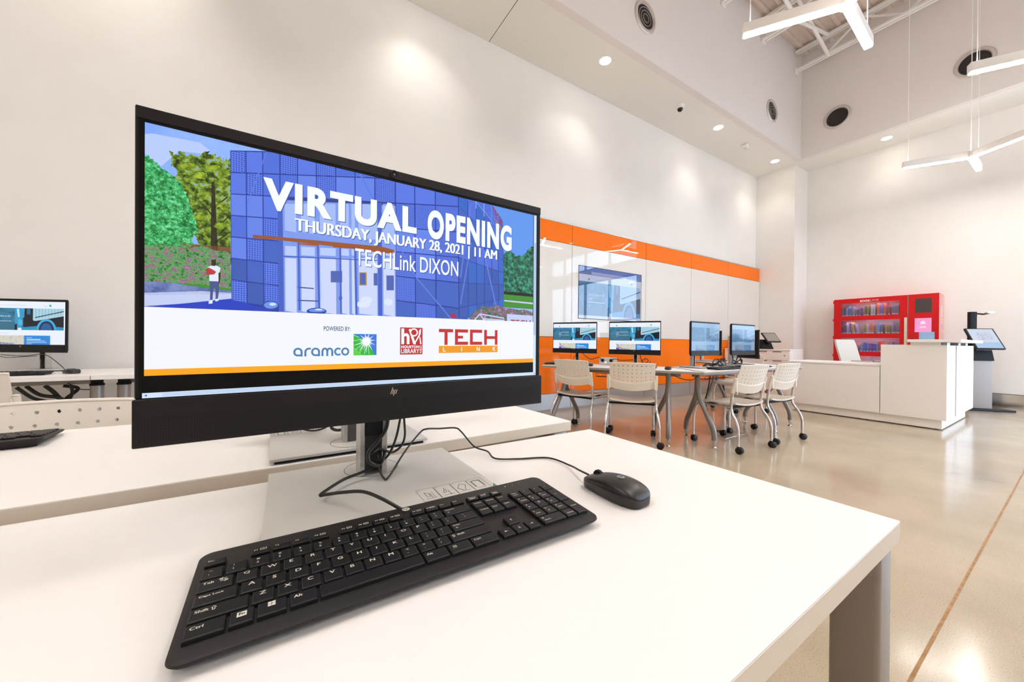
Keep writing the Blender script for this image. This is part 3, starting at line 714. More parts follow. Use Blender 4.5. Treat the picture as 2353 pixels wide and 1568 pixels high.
PIC=[('sky',0,[(-2620,2840),(-2620,4810),(2525,4810),(2525,2840)]),('cloud',1,[(-2620,4681),(-2563,4706),(-2423,4712),(-2277,4723),(-2164,4723),(-2078,4658),(-2163,4604),(-2349,4580),(-2438,4449),(-2490,4373),(-2587,4441),(-2620,4473)]),('sky2',1,[(1558,4810),(2525,4810),(2525,3971),(1803,3882)]),('leaf',3,[(-2620,4446),(-2609,4446),(-2597,4468),(-2588,4464),(-2588,4464),(-2580,4432),(-2560,4429),(-2554,4437),(-2553,4417),(-2537,4396),(-2523,4407),(-2517,4376),(-2508,4378),(-2497,4356),(-2472,4339),(-2465,4344),(-2442,4329),(-2426,4311),(-2419,4309),(-2404,4300),(-2400,4289),(-2373,4288),(-2376,4255),(-2354,4249),(-2345,4238),(-2325,4230),(-2329,4211),(-2315,4195),(-2309,4172),(-2303,4146),(-2281,4139),(-2289,4108),(-2264,4076),(-2260,4055),(-2262,4028),(-2259,3994),(-2234,3964),(-2232,3937),(-2232,3923),(-2215,3897),(-2220,3869),(-2209,3853),(-2209,3850),(-2198,3821),(-2198,3785),(-2197,3790),(-2200,3762),(-2181,3737),(-2185,3709),(-2185,3695),(-2213,3684),(-2226,3662),(-2223,3646),(-2237,3617),(-2239,3588),(-2239,3588),(-2222,3580),(-2214,3566),(-2221,3550),(-2248,3539),(-2260,3515),(-2263,3517),(-2297,3511),(-2303,3495),(-2381,3467),(-2454,3476),(-2508,3449),(-2575,3440),(-2620,3429)]),('pine',2,[(-2428,4562),(-2408,4553),(-2397,4554),(-2393,4540),(-2396,4519),(-2378,4537),(-2351,4528),(-2353,4576),(-2336,4582),(-2323,4565),(-2331,4575),(-2320,4567),(-2310,4545),(-2324,4578),(-2292,4579),(-2301,4545),(-2277,4539),(-2262,4557),(-2250,4579),(-2245,4576),(-2238,4572),(-2230,4565),(-2238,4579),(-2208,4558),(-2188,4549),(-2193,4545),(-2168,4567),(-2181,4564),(-2135,4631),(-2131,4632),(-2117,4646),(-2118,4636),(-2081,4657),(-2104,4614),(-2065,4621),(-2070,4610),(-2045,4637),(-2027,4633),(-2035,4597),(-2016,4602),(-1999,4620),(-2004,4626),(-1983,4611),(-1973,4575),(-1959,4615),(-1959,4579),(-1946,4578),(-1934,4620),(-1930,4588),(-1913,4603),(-1894,4628),(-1884,4374),(-1897,4104),(-1888,3854),(-1892,3604),(-1882,3373),(-1915,3392),(-1933,3384),(-1968,3396),(-2021,3395),(-2035,3380),(-2035,3412),(-2064,3434),(-2078,3471),(-2102,3450),(-2114,3495),(-2135,3523),(-2161,3553),(-2139,3536),(-2158,3554),(-2184,3585),(-2189,3615),(-2197,3621),(-2197,3649),(-2230,3689),(-2223,3727),(-2220,3741),(-2234,3764),(-2232,3810),(-2215,3837),(-2232,3874),(-2246,3894),(-2229,3914),(-2259,3962),(-2251,3999),(-2271,4013),(-2291,4037),(-2282,4065),(-2303,4073),(-2303,4141),(-2316,4151),(-2311,4151),(-2339,4193),(-2371,4208),(-2379,4192),(-2382,4232),(-2391,4263),(-2381,4253),(-2382,4282),(-2359,4320),(-2362,4343),(-2371,4377),(-2395,4396),(-2397,4410),(-2415,4383),(-2409,4427),(-2406,4445),(-2411,4461),(-2407,4501),(-2422,4526)]),('trunk',3,[(-2067,4308),(-2040,4315),(-2003,3410),(-2074,3400)]),('trunk',3,[(-2045,4005),(-1918,4158),(-1926,4169),(-2052,4015)]),('trunk',3,[(-2034,3754),(-1908,3930),(-1916,3939),(-2043,3764)]),('trunk',3,[(-2033,3602),(-1898,3751),(-1906,3762),(-2041,3613)]),('trunk',3,[(-2043,3915),(-2146,4045),(-2154,4033),(-2052,3903)]),('pinelit',4,[(-2095,4376),(-2102,4377),(-2108,4350),(-2137,4349),(-2140,4328),(-2164,4315),(-2180,4318),(-2200,4323),(-2213,4324),(-2233,4312),(-2225,4344),(-2208,4347),(-2213,4370),(-2198,4373),(-2181,4393),(-2146,4394),(-2141,4404),(-2128,4385),(-2108,4397),(-2114,4379)]),('pinelit',4,[(-1916,4319),(-1917,4290),(-1928,4292),(-1941,4291),(-1963,4269),(-1990,4247),(-2005,4260),(-2011,4250),(-2038,4266),(-2040,4270),(-2051,4287),(-2030,4310),(-2039,4314),(-2022,4323),(-2005,4337),(-1994,4357),(-1963,4346),(-1940,4360),(-1929,4340),(-1922,4350)]),('pinelit',4,[(-1893,4067),(-1895,4074),(-1906,4040),(-1924,4044),(-1940,4018),(-1953,4002),(-1982,4009),(-1996,4034),(-2016,4018),(-2015,4016),(-2029,4039),(-2014,4046),(-2017,4066),(-2015,4058),(-1983,4087),(-1954,4097),(-1941,4096),(-1929,4086),(-1906,4088),(-1915,4084)]),('pinelit',4,[(-2062,4158),(-2080,4132),(-2074,4132),(-2101,4135),(-2107,4110),(-2122,4091),(-2148,4102),(-2169,4106),(-2180,4109),(-2194,4104),(-2193,4129),(-2193,4138),(-2181,4155),(-2177,4150),(-2148,4177),(-2143,4168),(-2108,4186),(-2106,4186),(-2075,4179),(-2065,4175)]),('pinelit',4,[(-2091,3900),(-2106,3867),(-2103,3874),(-2105,3885),(-2136,3855),(-2151,3838),(-2176,3847),(-2203,3850),(-2208,3855),(-2219,3855),(-2221,3876),(-2229,3900),(-2209,3902),(-2191,3924),(-2177,3922),(-2161,3917),(-2137,3930),(-2125,3905),(-2104,3921),(-2107,3896)]),('pinelit',4,[(-1911,3832),(-1918,3838),(-1924,3805),(-1944,3809),(-1958,3784),(-1984,3782),(-2000,3778),(-2008,3774),(-2034,3787),(-2047,3794),(-2047,3808),(-2026,3823),(-2034,3834),(-2014,3841),(-2001,3855),(-1982,3846),(-1959,3862),(-1952,3865),(-1924,3854),(-1913,3857)]),('pinelit',4,[(-1876,4458),(-1881,4426),(-1889,4430),(-1912,4415),(-1923,4407),(-1933,4416),(-1966,4396),(-1971,4398),(-2000,4403),(-2000,4411),(-2013,4423),(-1995,4457),(-2000,4450),(-1980,4460),(-1967,4473),(-1946,4464),(-1924,4484),(-1914,4472),(-1889,4479),(-1890,4470)]),('pinelit',4,[(-2211,4446),(-2206,4422),(-2223,4420),(-2251,4408),(-2255,4397),(-2264,4377),(-2293,4388),(-2297,4377),(-2325,4394),(-2345,4408),(-2337,4413),(-2343,4418),(-2325,4439),(-2309,4449),(-2294,4462),(-2277,4480),(-2255,4472),(-2245,4474),(-2223,4466),(-2229,4448)]),('pinelit',4,[(-1978,4482),(-1995,4456),(-1991,4456),(-2014,4448),(-2024,4432),(-2044,4437),(-2065,4421),(-2083,4418),(-2099,4427),(-2103,4450),(-2112,4447),(-2098,4445),(-2099,4474),(-2089,4492),(-2066,4498),(-2055,4502),(-2025,4509),(-2003,4515),(-1991,4504),(-1990,4478)]),('flower',4,[(-2620,3497),(-2610,3503),(-2596,3487),(-2562,3503),(-2516,3528),(-2483,3531),(-2450,3532),(-2413,3511),(-2380,3523),(-2333,3518),(-2303,3499),(-2262,3514),(-2238,3522),(-2203,3542),(-2187,3542),(-2153,3560),(-2095,3547),(-2047,3524),(-1995,3519),(-1941,3526),(-1883,3502),(-1894,3417),(-1890,3323),(-1874,3225),(-1870,3150),(-1879,3053),(-1928,3047),(-1982,3052),(-2010,3059),(-2057,3073),(-2110,3085),(-2216,3086),(-2333,3078),(-2448,3097),(-2557,3082),(-2620,3092)]),('fence',3,[(-2340,3562),(-1892,3578),(-1890,3372),(-2338,3368)]),('road',5,[(-2620,3107),(-2336,3115),(-1879,3074),(-1878,3033),(-2620,2960)]),('walk',5,[(-2620,2988),(-2148,3043),(-1879,3043),(-1878,2960),(-2297,2889),(-2620,2840)]),('grass',6,[(-2408,3118),(-2149,3117),(-1879,3095),(-1879,3064),(-2299,3099)]),('carpet',6,[(-2620,2840),(-2620,2844),(-2334,2887),(-1870,2977),(-1389,2937),(-845,2853),(1029,2840)]),('bld',7,[(-1899,4715),(-1543,4810),(1022,4810),(1048,2840),(-932,2840),(-1411,2843),(-1882,2965)]),('perf',8,[(-1894,4705),(-1754,4741),(-1752,4494),(-1892,4465)]),('panA',8,[(-1891,4453),(-1751,4482),(-1749,4234),(-1889,4213)]),('panC',8,[(-1889,4201),(-1749,4222),(-1746,3974),(-1887,3961)]),('panB',8,[(-1887,3949),(-1746,3962),(-1744,3714),(-1884,3709)]),('panC',8,[(-1884,3697),(-1744,3702),(-1741,3454),(-1882,3457)]),('panE',8,[(-1882,3444),(-1741,3442),(-1739,3194),(-1879,3204)]),('perf',8,[(-1879,3192),(-1739,3181),(-1736,2933),(-1877,2961)]),('panA',8,[(-1744,4744),(-1590,4784),(-1587,4529),(-1741,4497)]),('perf',8,[(-1741,4484),(-1587,4516),(-1584,4260),(-1739,4237)]),('panC',8,[(-1739,4224),(-1584,4247),(-1582,3991),(-1736,3976)]),('panC',8,[(-1736,3964),(-1582,3978),(-1579,3722),(-1734,3716)]),('perf',8,[(-1734,3703),(-1579,3709),(-1576,3453),(-1731,3455)]),('panD',8,[(-1731,3443),(-1576,3440),(-1574,3184),(-1729,3195)]),('panE',8,[(-1728,3182),(-1573,3171),(-1571,2914),(-1726,2934)]),('panB',8,[(-1579,4787),(-1492,4810),(-1414,4810),(-1411,4566),(-1577,4531)]),('panB',8,[(-1576,4519),(-1411,4553),(-1408,4288),(-1574,4262)]),('panA',8,[(-1574,4250),(-1408,4274),(-1405,4009),(-1571,3993)]),('perf',8,[(-1571,3980),(-1405,3996),(-1403,3731),(-1568,3724)]),('panD',8,[(-1568,3711),(-1402,3718),(-1400,3452),(-1566,3454)]),('perf',8,[(-1566,3442),(-1400,3439),(-1397,3172),(-1563,3185)]),('perf',8,[(-1563,3172),(-1397,3159),(-1394,2893),(-1560,2915)]),('perf',8,[(-1403,4810),(-1225,4810),(-1223,4604),(-1400,4569)]),('panB',8,[(-1400,4555),(-1223,4591),(-1220,4316),(-1397,4289)]),('panA',8,[(-1213,4810),(-1012,4810),(-1010,4649),(-1211,4607)]),('panC',8,[(-1211,4594),(-1010,4636),(-1007,4350),(-1208,4319)]),('perf',8,[(-1000,4810),(-783,4810),(-782,4697),(-998,4653)]),('perf',8,[(-998,4639),(-781,4683),(-778,4385),(-995,4352)]),('panB',8,[(-770,4810),(-542,4810),(-541,4748),(-769,4700)]),('panC',8,[(-769,4686),(-541,4733),(-537,4423),(-765,4387)]),('perf',8,[(-528,4810),(-281,4810),(-281,4802),(-527,4751)]),('panC',8,[(-527,4737),(-280,4787),(-277,4463),(-524,4426)]),('panC',8,[(-266,4810),(-246,4810),(-266,4806)]),('perf',8,[(-266,4791),(-173,4810),(7,4810),(11,4508),(-262,4466)]),('panA',8,[(23,4810),(294,4810),(298,4552),(27,4511)]),('perf',8,[(27,4496),(298,4536),(302,4181),(31,4155)]),('panC',8,[(31,4140),(302,4166),(307,3811),(35,3799)]),('perf',8,[(35,3784),(307,3795),(311,3440),(39,3443)]),('perf',8,[(40,3428),(311,3424),(316,3068),(44,3087)]),('panD',8,[(47,2840),(44,3071),(316,3052),(318,2840)]),('panA',8,[(310,4810),(620,4810),(622,4603),(314,4555)]),('perf',8,[(314,4540),(623,4586),(627,4215),(318,4184)]),('panC',8,[(318,4169),(627,4198),(632,3826),(323,3813)]),('panC',8,[(323,3797),(632,3810),(637,3437),(327,3441)]),('panD',8,[(328,3425),(637,3421),(642,3048),(332,3069)]),('perf',8,[(334,2840),(332,3053),(642,3032),(645,2840)]),('panB',8,[(637,4810),(1010,4810),(1012,4663),(639,4606)]),('panB',8,[(640,4590),(1013,4646),(1018,4254),(644,4218)]),('perf',8,[(645,4201),(1018,4237),(1023,3844),(649,3829)]),('perf',8,[(649,3812),(1023,3827),(1028,3434),(654,3439)]),('panD',8,[(654,3423),(1029,3417),(1034,3024),(659,3050)]),('panE',8,[(662,2840),(659,3033),(1034,3007),(1036,2840)]),('bldR',7,[(1048,2840),(1022,4810),(1169,4810),(1877,4310),(1895,3076),(1099,2840)]),('panF',8,[(1025,4810),(1181,4810),(1184,4556),(1027,4666)]),('panD',8,[(1027,4657),(1184,4546),(1189,4174),(1032,4243)]),('panB',8,[(1033,4234),(1189,4164),(1194,3809),(1038,3841)]),('panE',8,[(1038,3831),(1194,3799),(1199,3440),(1043,3431)]),('panE',8,[(1043,3421),(1199,3430),(1204,3067),(1048,3028)]),('panE',8,[(1051,2840),(1049,3018),(1204,3057),(1207,2849),(1178,2840)]),('panD',8,[(1334,4810),(1334,4802),(1325,4810)]),('panB',8,[(1192,4810),(1314,4810),(1334,4792),(1339,4456),(1195,4558)]),('panD',8,[(1195,4548),(1339,4446),(1343,4112),(1200,4176)]),('panD',8,[(1200,4166),(1343,4102),(1348,3781),(1205,3810)]),('panF',8,[(1205,3800),(1348,3771),(1352,3448),(1210,3441)]),('panE',8,[(1210,3431),(1352,3438),(1357,3102),(1215,3067)]),('panF',8,[(1215,3057),(1357,3092),(1360,2892),(1218,2849)]),('panB',8,[(1345,4810),(1482,4810),(1484,4676),(1345,4804)]),('panF',8,[(1345,4794),(1485,4666),(1489,4358),(1350,4458)]),('panB',8,[(1350,4448),(1489,4348),(1493,4051),(1355,4114)]),('panB',8,[(1355,4103),(1493,4041),(1497,3753),(1359,3782)]),('panF',8,[(1359,3772),(1497,3743),(1501,3456),(1364,3449)]),('panE',8,[(1364,3439),(1501,3446),(1505,3137),(1368,3103)]),('panE',8,[(1368,3093),(1506,3127),(1508,2935),(1371,2893)]),('panB',8,[(1494,4810),(1627,4810),(1631,4553),(1496,4678)]),('panD',8,[(1496,4668),(1631,4543),(1635,4264),(1501,4361)]),('panF',8,[(1501,4350),(1635,4254),(1638,3993),(1505,4053)]),('panB',8,[(1505,4043),(1638,3982),(1642,3727),(1509,3755)]),('panE',8,[(1509,3745),(1642,3716),(1646,3464),(1513,3457)]),('panE',8,[(1513,3447),(1646,3454),(1650,3171),(1517,3138)]),('panE',8,[(1517,3127),(1650,3160),(1652,2976),(1520,2935)]),('panB',8,[(1639,4810),(1651,4810),(1759,4683),(1763,4443),(1643,4556)]),('panB',8,[(1643,4545),(1763,4432),(1766,4179),(1647,4266)]),('panF',8,[(1647,4256),(1766,4168),(1770,3939),(1650,3994)]),('panB',8,[(1650,3984),(1770,3929),(1773,3703),(1654,3728)]),('panE',8,[(1654,3718),(1773,3692),(1776,3471),(1658,3465)]),('panE',8,[(1658,3455),(1776,3461),(1780,3201),(1662,3172)]),('panF',8,[(1662,3161),(1780,3190),(1783,3013),(1664,2976)]),('panD',8,[(1772,4685),(1867,4569),(1870,4352),(1775,4445)]),('panD',8,[(1775,4434),(1871,4341),(1874,4109),(1779,4181)]),('panD',8,[(1779,4170),(1874,4098),(1877,3896),(1782,3941)]),('panF',8,[(1782,3930),(1877,3885),(1880,3683),(1785,3704)]),('panF',8,[(1785,3693),(1880,3672),(1883,3477),(1788,3473)]),('panE',8,[(1789,3462),(1883,3466),(1886,3226),(1792,3202)]),('panF',8,[(1792,3191),(1886,3215),(1889,3043),(1795,3013)]),('brace',9,[(-488,4810),(331,3430),(348,3441),(-465,4810)]),('brace',9,[(332,3428),(892,2840),(922,2840),(347,3443)]),('brace',9,[(1074,3506),(1255,4750),(1231,4749),(1051,3507)]),('brace',9,[(1240,4102),(1056,3082),(1079,3080),(1264,4101)]),('brace',9,[(1444,4128),(1713,3116),(1739,3122),(1468,4136)]),('brace',9,[(-1551,4802),(-1740,4128),(-1728,4125),(-1538,4799)]),('glassA',9,[(-1426,4284),(19,4506),(39,2840),(-932,2840),(-1411,2843)]),('dark',10,[(-1430,4283),(25,4507),(26,4463),(-1430,4239)]),('colm',11,[(-1430,4272),(-1379,4277),(-1355,2845),(-1411,2849)]),('colm',12,[(-215,2840),(-233,4453),(-179,4464),(-160,2840)]),('glassB',10,[(-1355,4205),(-1232,4225),(-1228,3863),(-1352,3870)]),('glassC',10,[(-1350,3675),(-1226,3685),(-1225,3561),(-1349,3556)]),('glassD',10,[(-1348,3523),(-1225,3533),(-1218,2840),(-1228,2840),(-1341,2860)]),('glassB',10,[(-1179,4242),(-1025,4269),(-1021,3876),(-1175,3879)]),('glassC',10,[(-1173,3690),(-1019,3704),(-1018,3589),(-1172,3580)]),('glassD',10,[(-1172,3546),(-1018,3560),(-1010,2840),(-1018,2840),(-1164,2861)]),('glassB',10,[(-964,4288),(-776,4320),(-772,3892),(-960,3891)]),('glassC',10,[(-958,3709),(-770,3725),(-769,3621),(-957,3609)]),('glassD',10,[(-957,3574),(-768,3592),(-760,2840),(-775,2840),(-949,2861)]),('glassB',10,[(-723,4338),(-613,4354),(-608,3890),(-718,3903)]),('glassC',10,[(-716,3730),(-607,3740),(-605,3643),(-715,3640)]),('glassD',10,[(-715,3605),(-605,3613),(-596,2840),(-605,2840),(-706,2862)]),('glassB',10,[(-580,4368),(-535,4371),(-530,3887),(-575,3910)]),('glassC',10,[(-573,3743),(-528,3747),(-527,3653),(-572,3659)]),('glassD',10,[(-572,3623),(-527,3623),(-518,2840),(-521,2840),(-563,2862)]),('glassB',10,[(-490,4386),(-245,4432),(-239,3923),(-485,3914)]),('glassC',10,[(-483,3750),(-238,3772),(-237,3691),(-482,3671)]),('glassD',10,[(-482,3634),(-236,3660),(-227,2840),(-251,2840),(-473,2862)]),('glassB',10,[(-161,4455),(0,4483),(7,3925),(-155,3932)]),('glassC',10,[(-153,3779),(9,3793),(9,3723),(-152,3714)]),('glassD',10,[(-152,3677),(10,3691),(20,2840),(6,2840),(-142,2863)]),('pane',11,[(-830,3415),(-691,3430),(-689,3276),(-829,3263)]),('gold',11,[(-474,3435),(-376,3446),(-374,3261),(-472,3252)]),('pane',12,[(-462,3424),(-393,3431),(-391,3272),(-460,3266)]),('pane',11,[(-282,3443),(-228,3449),(-226,3274),(-280,3269)]),('pane',11,[(-106,3430),(0,3440),(3,3223),(-103,3215)]),('dark',11,[(-1212,3159),(-1029,3157),(-1028,3171),(-1211,3173)]),('glassC',11,[(-948,3263),(-946,3020),(-935,3021),(-938,3264)]),('dark',11,[(-1210,2991),(-961,2996),(-961,3010),(-1209,3005)]),('chairp',11,[(-295,3063),(-300,3046),(-314,3030),(-336,3018),(-362,3010),(-391,3009),(-417,3013),(-439,3022),(-453,3036),(-458,3053),(-453,3070),(-439,3085),(-418,3098),(-392,3106),(-364,3107),(-337,3103),(-315,3094),(-300,3080)]),('chairp',11,[(-324,2999),(-329,2982),(-345,2966),(-370,2955),(-400,2947),(-432,2945),(-462,2949),(-487,2958),(-503,2972),(-508,2988),(-503,3005),(-488,3021),(-463,3033),(-434,3041),(-401,3044),(-371,3040),(-346,3030),(-330,3016)]),('chairp',11,[(-14,3049),(-18,3032),(-28,3016),(-45,3003),(-65,2996),(-87,2996),(-107,3000),(-123,3011),(-134,3025),(-138,3042),(-135,3059),(-124,3075),(-108,3088),(-88,3095),(-66,3096),(-46,3091),(-29,3081),(-18,3067)]),('colm',12,[(-728,3804),(-712,2847),(-690,2848),(-706,3808)]),('colm',12,[(-995,3787),(-975,2870),(-954,2870),(-974,3791)]),('colm',12,[(-1213,3787),(-1199,2870),(-1179,2871),(-1194,3790)]),('colm',12,[(-543,3802),(-521,2843),(-493,2844),(-515,3807)]),('colm',12,[(-1395,3532),(-236,3621),(-236,3637),(-1395,3546)]),('colm',13,[(-687,3062),(-688,3052),(-692,3042),(-698,3035),(-705,3031),(-712,3031),(-719,3034),(-725,3040),(-729,3049),(-730,3059),(-729,3069),(-725,3078),(-720,3085),(-713,3089),(-705,3090),(-698,3087),(-692,3081),(-688,3072)]),('canopy',13,[(-1679,3761),(-1160,3790),(-178,3836),(2,3812),(3,3773),(-237,3760),(-1443,3735),(-1679,3719)]),('canopy2',13,[(-1208,3732),(-979,3749),(-979,3726),(-1207,3715)]),('canopy2',13,[(-802,3757),(-540,3778),(-540,3754),(-802,3734)]),('canopy2',13,[(-443,3768),(-23,3789),(-22,3751),(-443,3743)]),('beanD',13,[(-1407,2915),(-1412,2892),(-1428,2871),(-1452,2855),(-1482,2846),(-1513,2844),(-1543,2850),(-1566,2864),(-1582,2883),(-1588,2904),(-1582,2927),(-1567,2947),(-1544,2962),(-1515,2972),(-1483,2974),(-1454,2968),(-1429,2955),(-1413,2937)]),('beanA',14,[(-1421,2925),(-1425,2910),(-1438,2896),(-1457,2885),(-1481,2878),(-1506,2877),(-1530,2880),(-1549,2890),(-1561,2902),(-1566,2917),(-1561,2931),(-1549,2945),(-1530,2955),(-1507,2962),(-1482,2964),(-1458,2960),(-1438,2952),(-1426,2939)]),('beanB',15,[(-1441,2934),(-1443,2928),(-1449,2922),(-1459,2918),(-1470,2915),(-1482,2914),(-1493,2916),(-1502,2919),(-1508,2924),(-1510,2930),(-1508,2936),(-1502,2942),(-1493,2946),(-1482,2949),(-1470,2950),(-1459,2949),(-1450,2945),(-1443,2940)]),('beanD',13,[(-877,2874),(-884,2858),(-904,2843),(-913,2840),(-1091,2840),(-1103,2848),(-1110,2863),(-1104,2879),(-1084,2893),(-1054,2905),(-1016,2913),(-975,2915),(-937,2911),(-905,2902),(-884,2890)]),('beanA',14,[(-893,2885),(-898,2877),(-915,2869),(-941,2862),(-973,2859),(-1007,2857),(-1038,2858),(-1063,2862),(-1080,2868),(-1086,2875),(-1080,2883),(-1064,2891),(-1038,2897),(-1007,2902),(-974,2904),(-942,2902),(-916,2898),(-899,2892)]),('beanB',15,[(-925,2895),(-927,2890),(-935,2886),(-947,2883),(-962,2882),(-978,2881),(-992,2881),(-1004,2883),(-1012,2887),(-1015,2891),(-1012,2895),(-1004,2899),(-992,2902),(-978,2905),(-962,2905),(-947,2904),(-935,2902),(-928,2899)]),('skin',10,[(-2067,3411),(-2027,3417),(-2023,3361),(-2042,3334),(-2066,3351)]),('shirt',10,[(-2101,3317),(-2074,3340),(-2015,3347),(-1983,3325),(-1994,3268),(-2001,3166),(-2084,3163),(-2085,3248)]),('folder',11,[(-2116,3295),(-2089,3318),(-2046,3293),(-2022,3275),(-2041,3243),(-2108,3231)]),('skin',11,[(-2002,3268),(-1982,3269),(-1989,3157),(-2001,3136)]),('trous',10,[(-2084,3163),(-2001,3166),(-1996,3055),(-2007,2962),(-2027,2956),(-2028,3062),(-2040,3101),(-2051,3040),(-2054,2949),(-2078,2947),(-2075,3058)]),('shirt',11,[(-2089,2931),(-2054,2949),(-2054,2908),(-2089,2901)]),('shirt',11,[(-2031,2956),(-2003,2968),(-1999,2943),(-2027,2931)]),('tree',6,[(1802,3957),(1847,3992),(1856,3979),(1941,4051),(1974,4074),(1999,4075),(2045,4069),(2090,4039),(2111,4055),(2113,3998),(2167,4005),(2196,4021),(2234,4042),(2225,4025),(2283,4025),(2309,4055),(2360,4087),(2379,4121),(2388,4144),(2420,4168),(2434,4183),(2479,4218),(2502,4227),(2525,4235),(2525,3302),(2433,3303),(2297,3297),(2107,3271),(1966,3267),(1812,3246),(1827,3379),(1814,3521),(1830,3664),(1823,3818)]),('grass',7,[(1811,3307),(2525,3302),(2525,3075),(1814,3079)]),('walk',8,[(1902,3206),(2525,3197),(2525,3166),(1902,3183)]),('hedge',7,[(1900,3359),(2525,3358),(2525,3302),(1900,3305)]),('flower2',9,[(1228,2875),(1236,2891),(1296,2943),(1301,2936),(1315,2977),(1347,3010),(1372,3013),(1396,3015),(1455,3039),(1438,3063),(1487,3076),(1524,3083),(1538,3047),(1573,3056),(1605,3061),(1623,3054),(1623,3072),(1638,3078),(1705,3077),(1704,3115),(1726,3104),(1766,3112),(1815,3094),(1837,3091),(1866,3069),(1922,3070),(2071,3063),(2206,3044),(2333,3061),(2490,3025),(2525,3030),(2525,2840),(1231,2840),(1238,2844),(1248,2852)]),('walk',11,[(1344,2840),(1432,2933),(1413,2947),(1313,2840)]),('walk',11,[(1412,2933),(1488,2840),(1520,2840),(1432,2947)]),('walk',11,[(1420,2929),(1904,2874),(1909,2897),(1424,2951)]),('walk',11,[(1472,2851),(1791,2840),(1906,2840),(1908,2859),(1474,2873)]),('walk',10,[(1962,2840),(1960,2965),(2525,2955),(2525,2840)]),('orangeS',10,[(1627,4650),(1653,4626),(1830,4470),(1831,4409)]),('cap',12,[(993,2886),(990,2872),(981,2858),(967,2848),(950,2844),(931,2843),(914,2847),(900,2856),(891,2868),(887,2882),(890,2897),(899,2910),(913,2920),(930,2926),(949,2926),(966,2921),(980,2913),(990,2900)])]
# ------------------------------------------------------------------ pictures shown on the screens
def S(name, col, k=1.0, **kw):
    return screen_mat('scr_' + name, col, k, **kw)
def clip_z(poly, zmin):
    out = []
    for i in range(len(poly)):
        a, b = poly[i - 1], poly[i]
        if (a[1] - zmin) * (b[1] - zmin) < 0:
            t = (zmin - a[1]) / (b[1] - a[1])
            out.append((a[0] + t * (b[0] - a[0]), zmin))
        if b[1] >= zmin:
            out.append(b)
    return out
SCREEN_COLS = {
    'sky': ('8fb4fb', 1, {'noise': (9, ('7ba6fb', '9cc0fd'))}), 'cloud': ('b9cdfb', 1, {}), 'sky2': ('5f97ee', 1, {}),
    'leaf': ('38b860', 1, {'noise': (330, ('0c4c24', '1f8a44', '4cc474', '90e8b8'))}),
    'pine': ('4a6a10', 1, {'noise': (150, ('121a06', '2c400c', '64821c', '98b438', '7ca4e4'))}),
    'pinelit': ('7a9a1c', 1, {'noise': (200, ('3a4c10', '7c9a1c', 'b4c83c'))}), 'trunk': ('2c2818', 1, {}),
    'flower': ('6a8a5c', 1, {'noise': (260, ('14401c', '3c8444', '6aae68', '8a4a78', 'b884b0'))}), 'fence': ('7a5434', 1, {}),
    'road': ('5468a4', 1, {'noise': (60, ('3e5294', '8496cc'))}), 'walk': ('c4d0f4', 1, {}), 'grass': ('3f8f2c', 1, {}), 'carpet': ('1f40c4', 1, {}),
    'bld': ('1f3a9c', 1, {}), 'bldR': ('20409c', 1, {}), 'panA': ('5878e6', 1, {}), 'panB': ('4e70dc', 1, {}), 'panC': ('6484ea', 1, {}),
    'panD': ('4064c4', 1, {}), 'panE': ('3a5cb4', 1, {}), 'panF': ('3468c8', 1, {}), 'perf': ('5c7cea', 1, {'dots': (0.0026, '2344a8')}),
    'brace': ('5c7ce2', 1, {}), 'glassA': ('7c9aee', 1, {}), 'glassB': ('a4bcf8', 1, {}), 'glassC': ('b8ccfb', 1, {}), 'glassD': ('ccd8fc', 1, {}),
    'dark': ('2c3e8c', 1, {}), 'colm': ('4260c4', 1, {}), 'pane': ('4c64b4', 1, {}), 'gold': ('b08a4c', 1, {}), 'chairp': ('dde6fd', 1, {}),
    'canopy': ('98562c', 1, {}), 'canopy2': ('a4502c', 1, {}), 'beanD': ('28489c', 1, {}), 'beanA': ('6a94f0', 1, {}), 'beanB': ('d4e4fe', 1, {}),
    'skin': ('3a2420', 1, {}), 'shirt': ('e4ecfd', 1, {}), 'folder': ('b43a3a', 1, {}), 'trous': ('46548c', 1, {}),
    'tree': ('24684c', 1, {'noise': (150, ('04241c', '145040', '2c8468', '50b494'))}), 'hedge': ('0c2418', 1, {}),
    'flower2': ('5a7a6c', 1, {'noise': (260, ('1c4430', '4c8454', '94447c', 'b4a8e0'))}), 'orangeS': ('b4703c', 1, {}), 'cap': ('a42c54', 1, {}),
}
def add_picture(b):
    """the slide on the big monitor; coordinates on the panel in tenths of a millimetre, y of the panel = 0"""
    for m, lay, pts in PIC:
        c, k, kw = SCREEN_COLS[m]
        b.add([(x * 1e-4, -0.0012 - lay * 4e-5, z * 1e-4) for x, z in pts], [list(range(len(pts)))], S(m, c, k, **kw))
def front_rect(b, x0, x1, z0, z1, m, y):
    # faces -y
    b.add([(x0, y, z0), (x1, y, z0), (x1, y, z1), (x0, y, z1)], [[0, 1, 2, 3]], m)
def front_text(b, s, x0, x1, z0, z1, m, y, bold=0.0, zmin=None, quad=None):
    vs, fs = text_mesh(s, bold)
    if quad:
        (ax, az), (bx_, bz), (cx, cz), (dx, dz) = quad
        P = [((1 - u) * (1 - v) * ax + u * (1 - v) * bx_ + u * v * cx + (1 - u) * v * dx,
              (1 - u) * (1 - v) * az + u * (1 - v) * bz + u * v * cz + (1 - u) * v * dz) for u, v in vs]
    else:
        P = [(x0 + u * (x1 - x0), z0 + v * (z1 - z0)) for u, v in vs]
    for f in fs:
        poly = [P[i] for i in f]
        if zmin is not None:
            poly = clip_z(poly, zmin)
        if len(poly) > 2:
            b.add([(x, y, z) for x, z in poly], [list(range(len(poly)))], m)
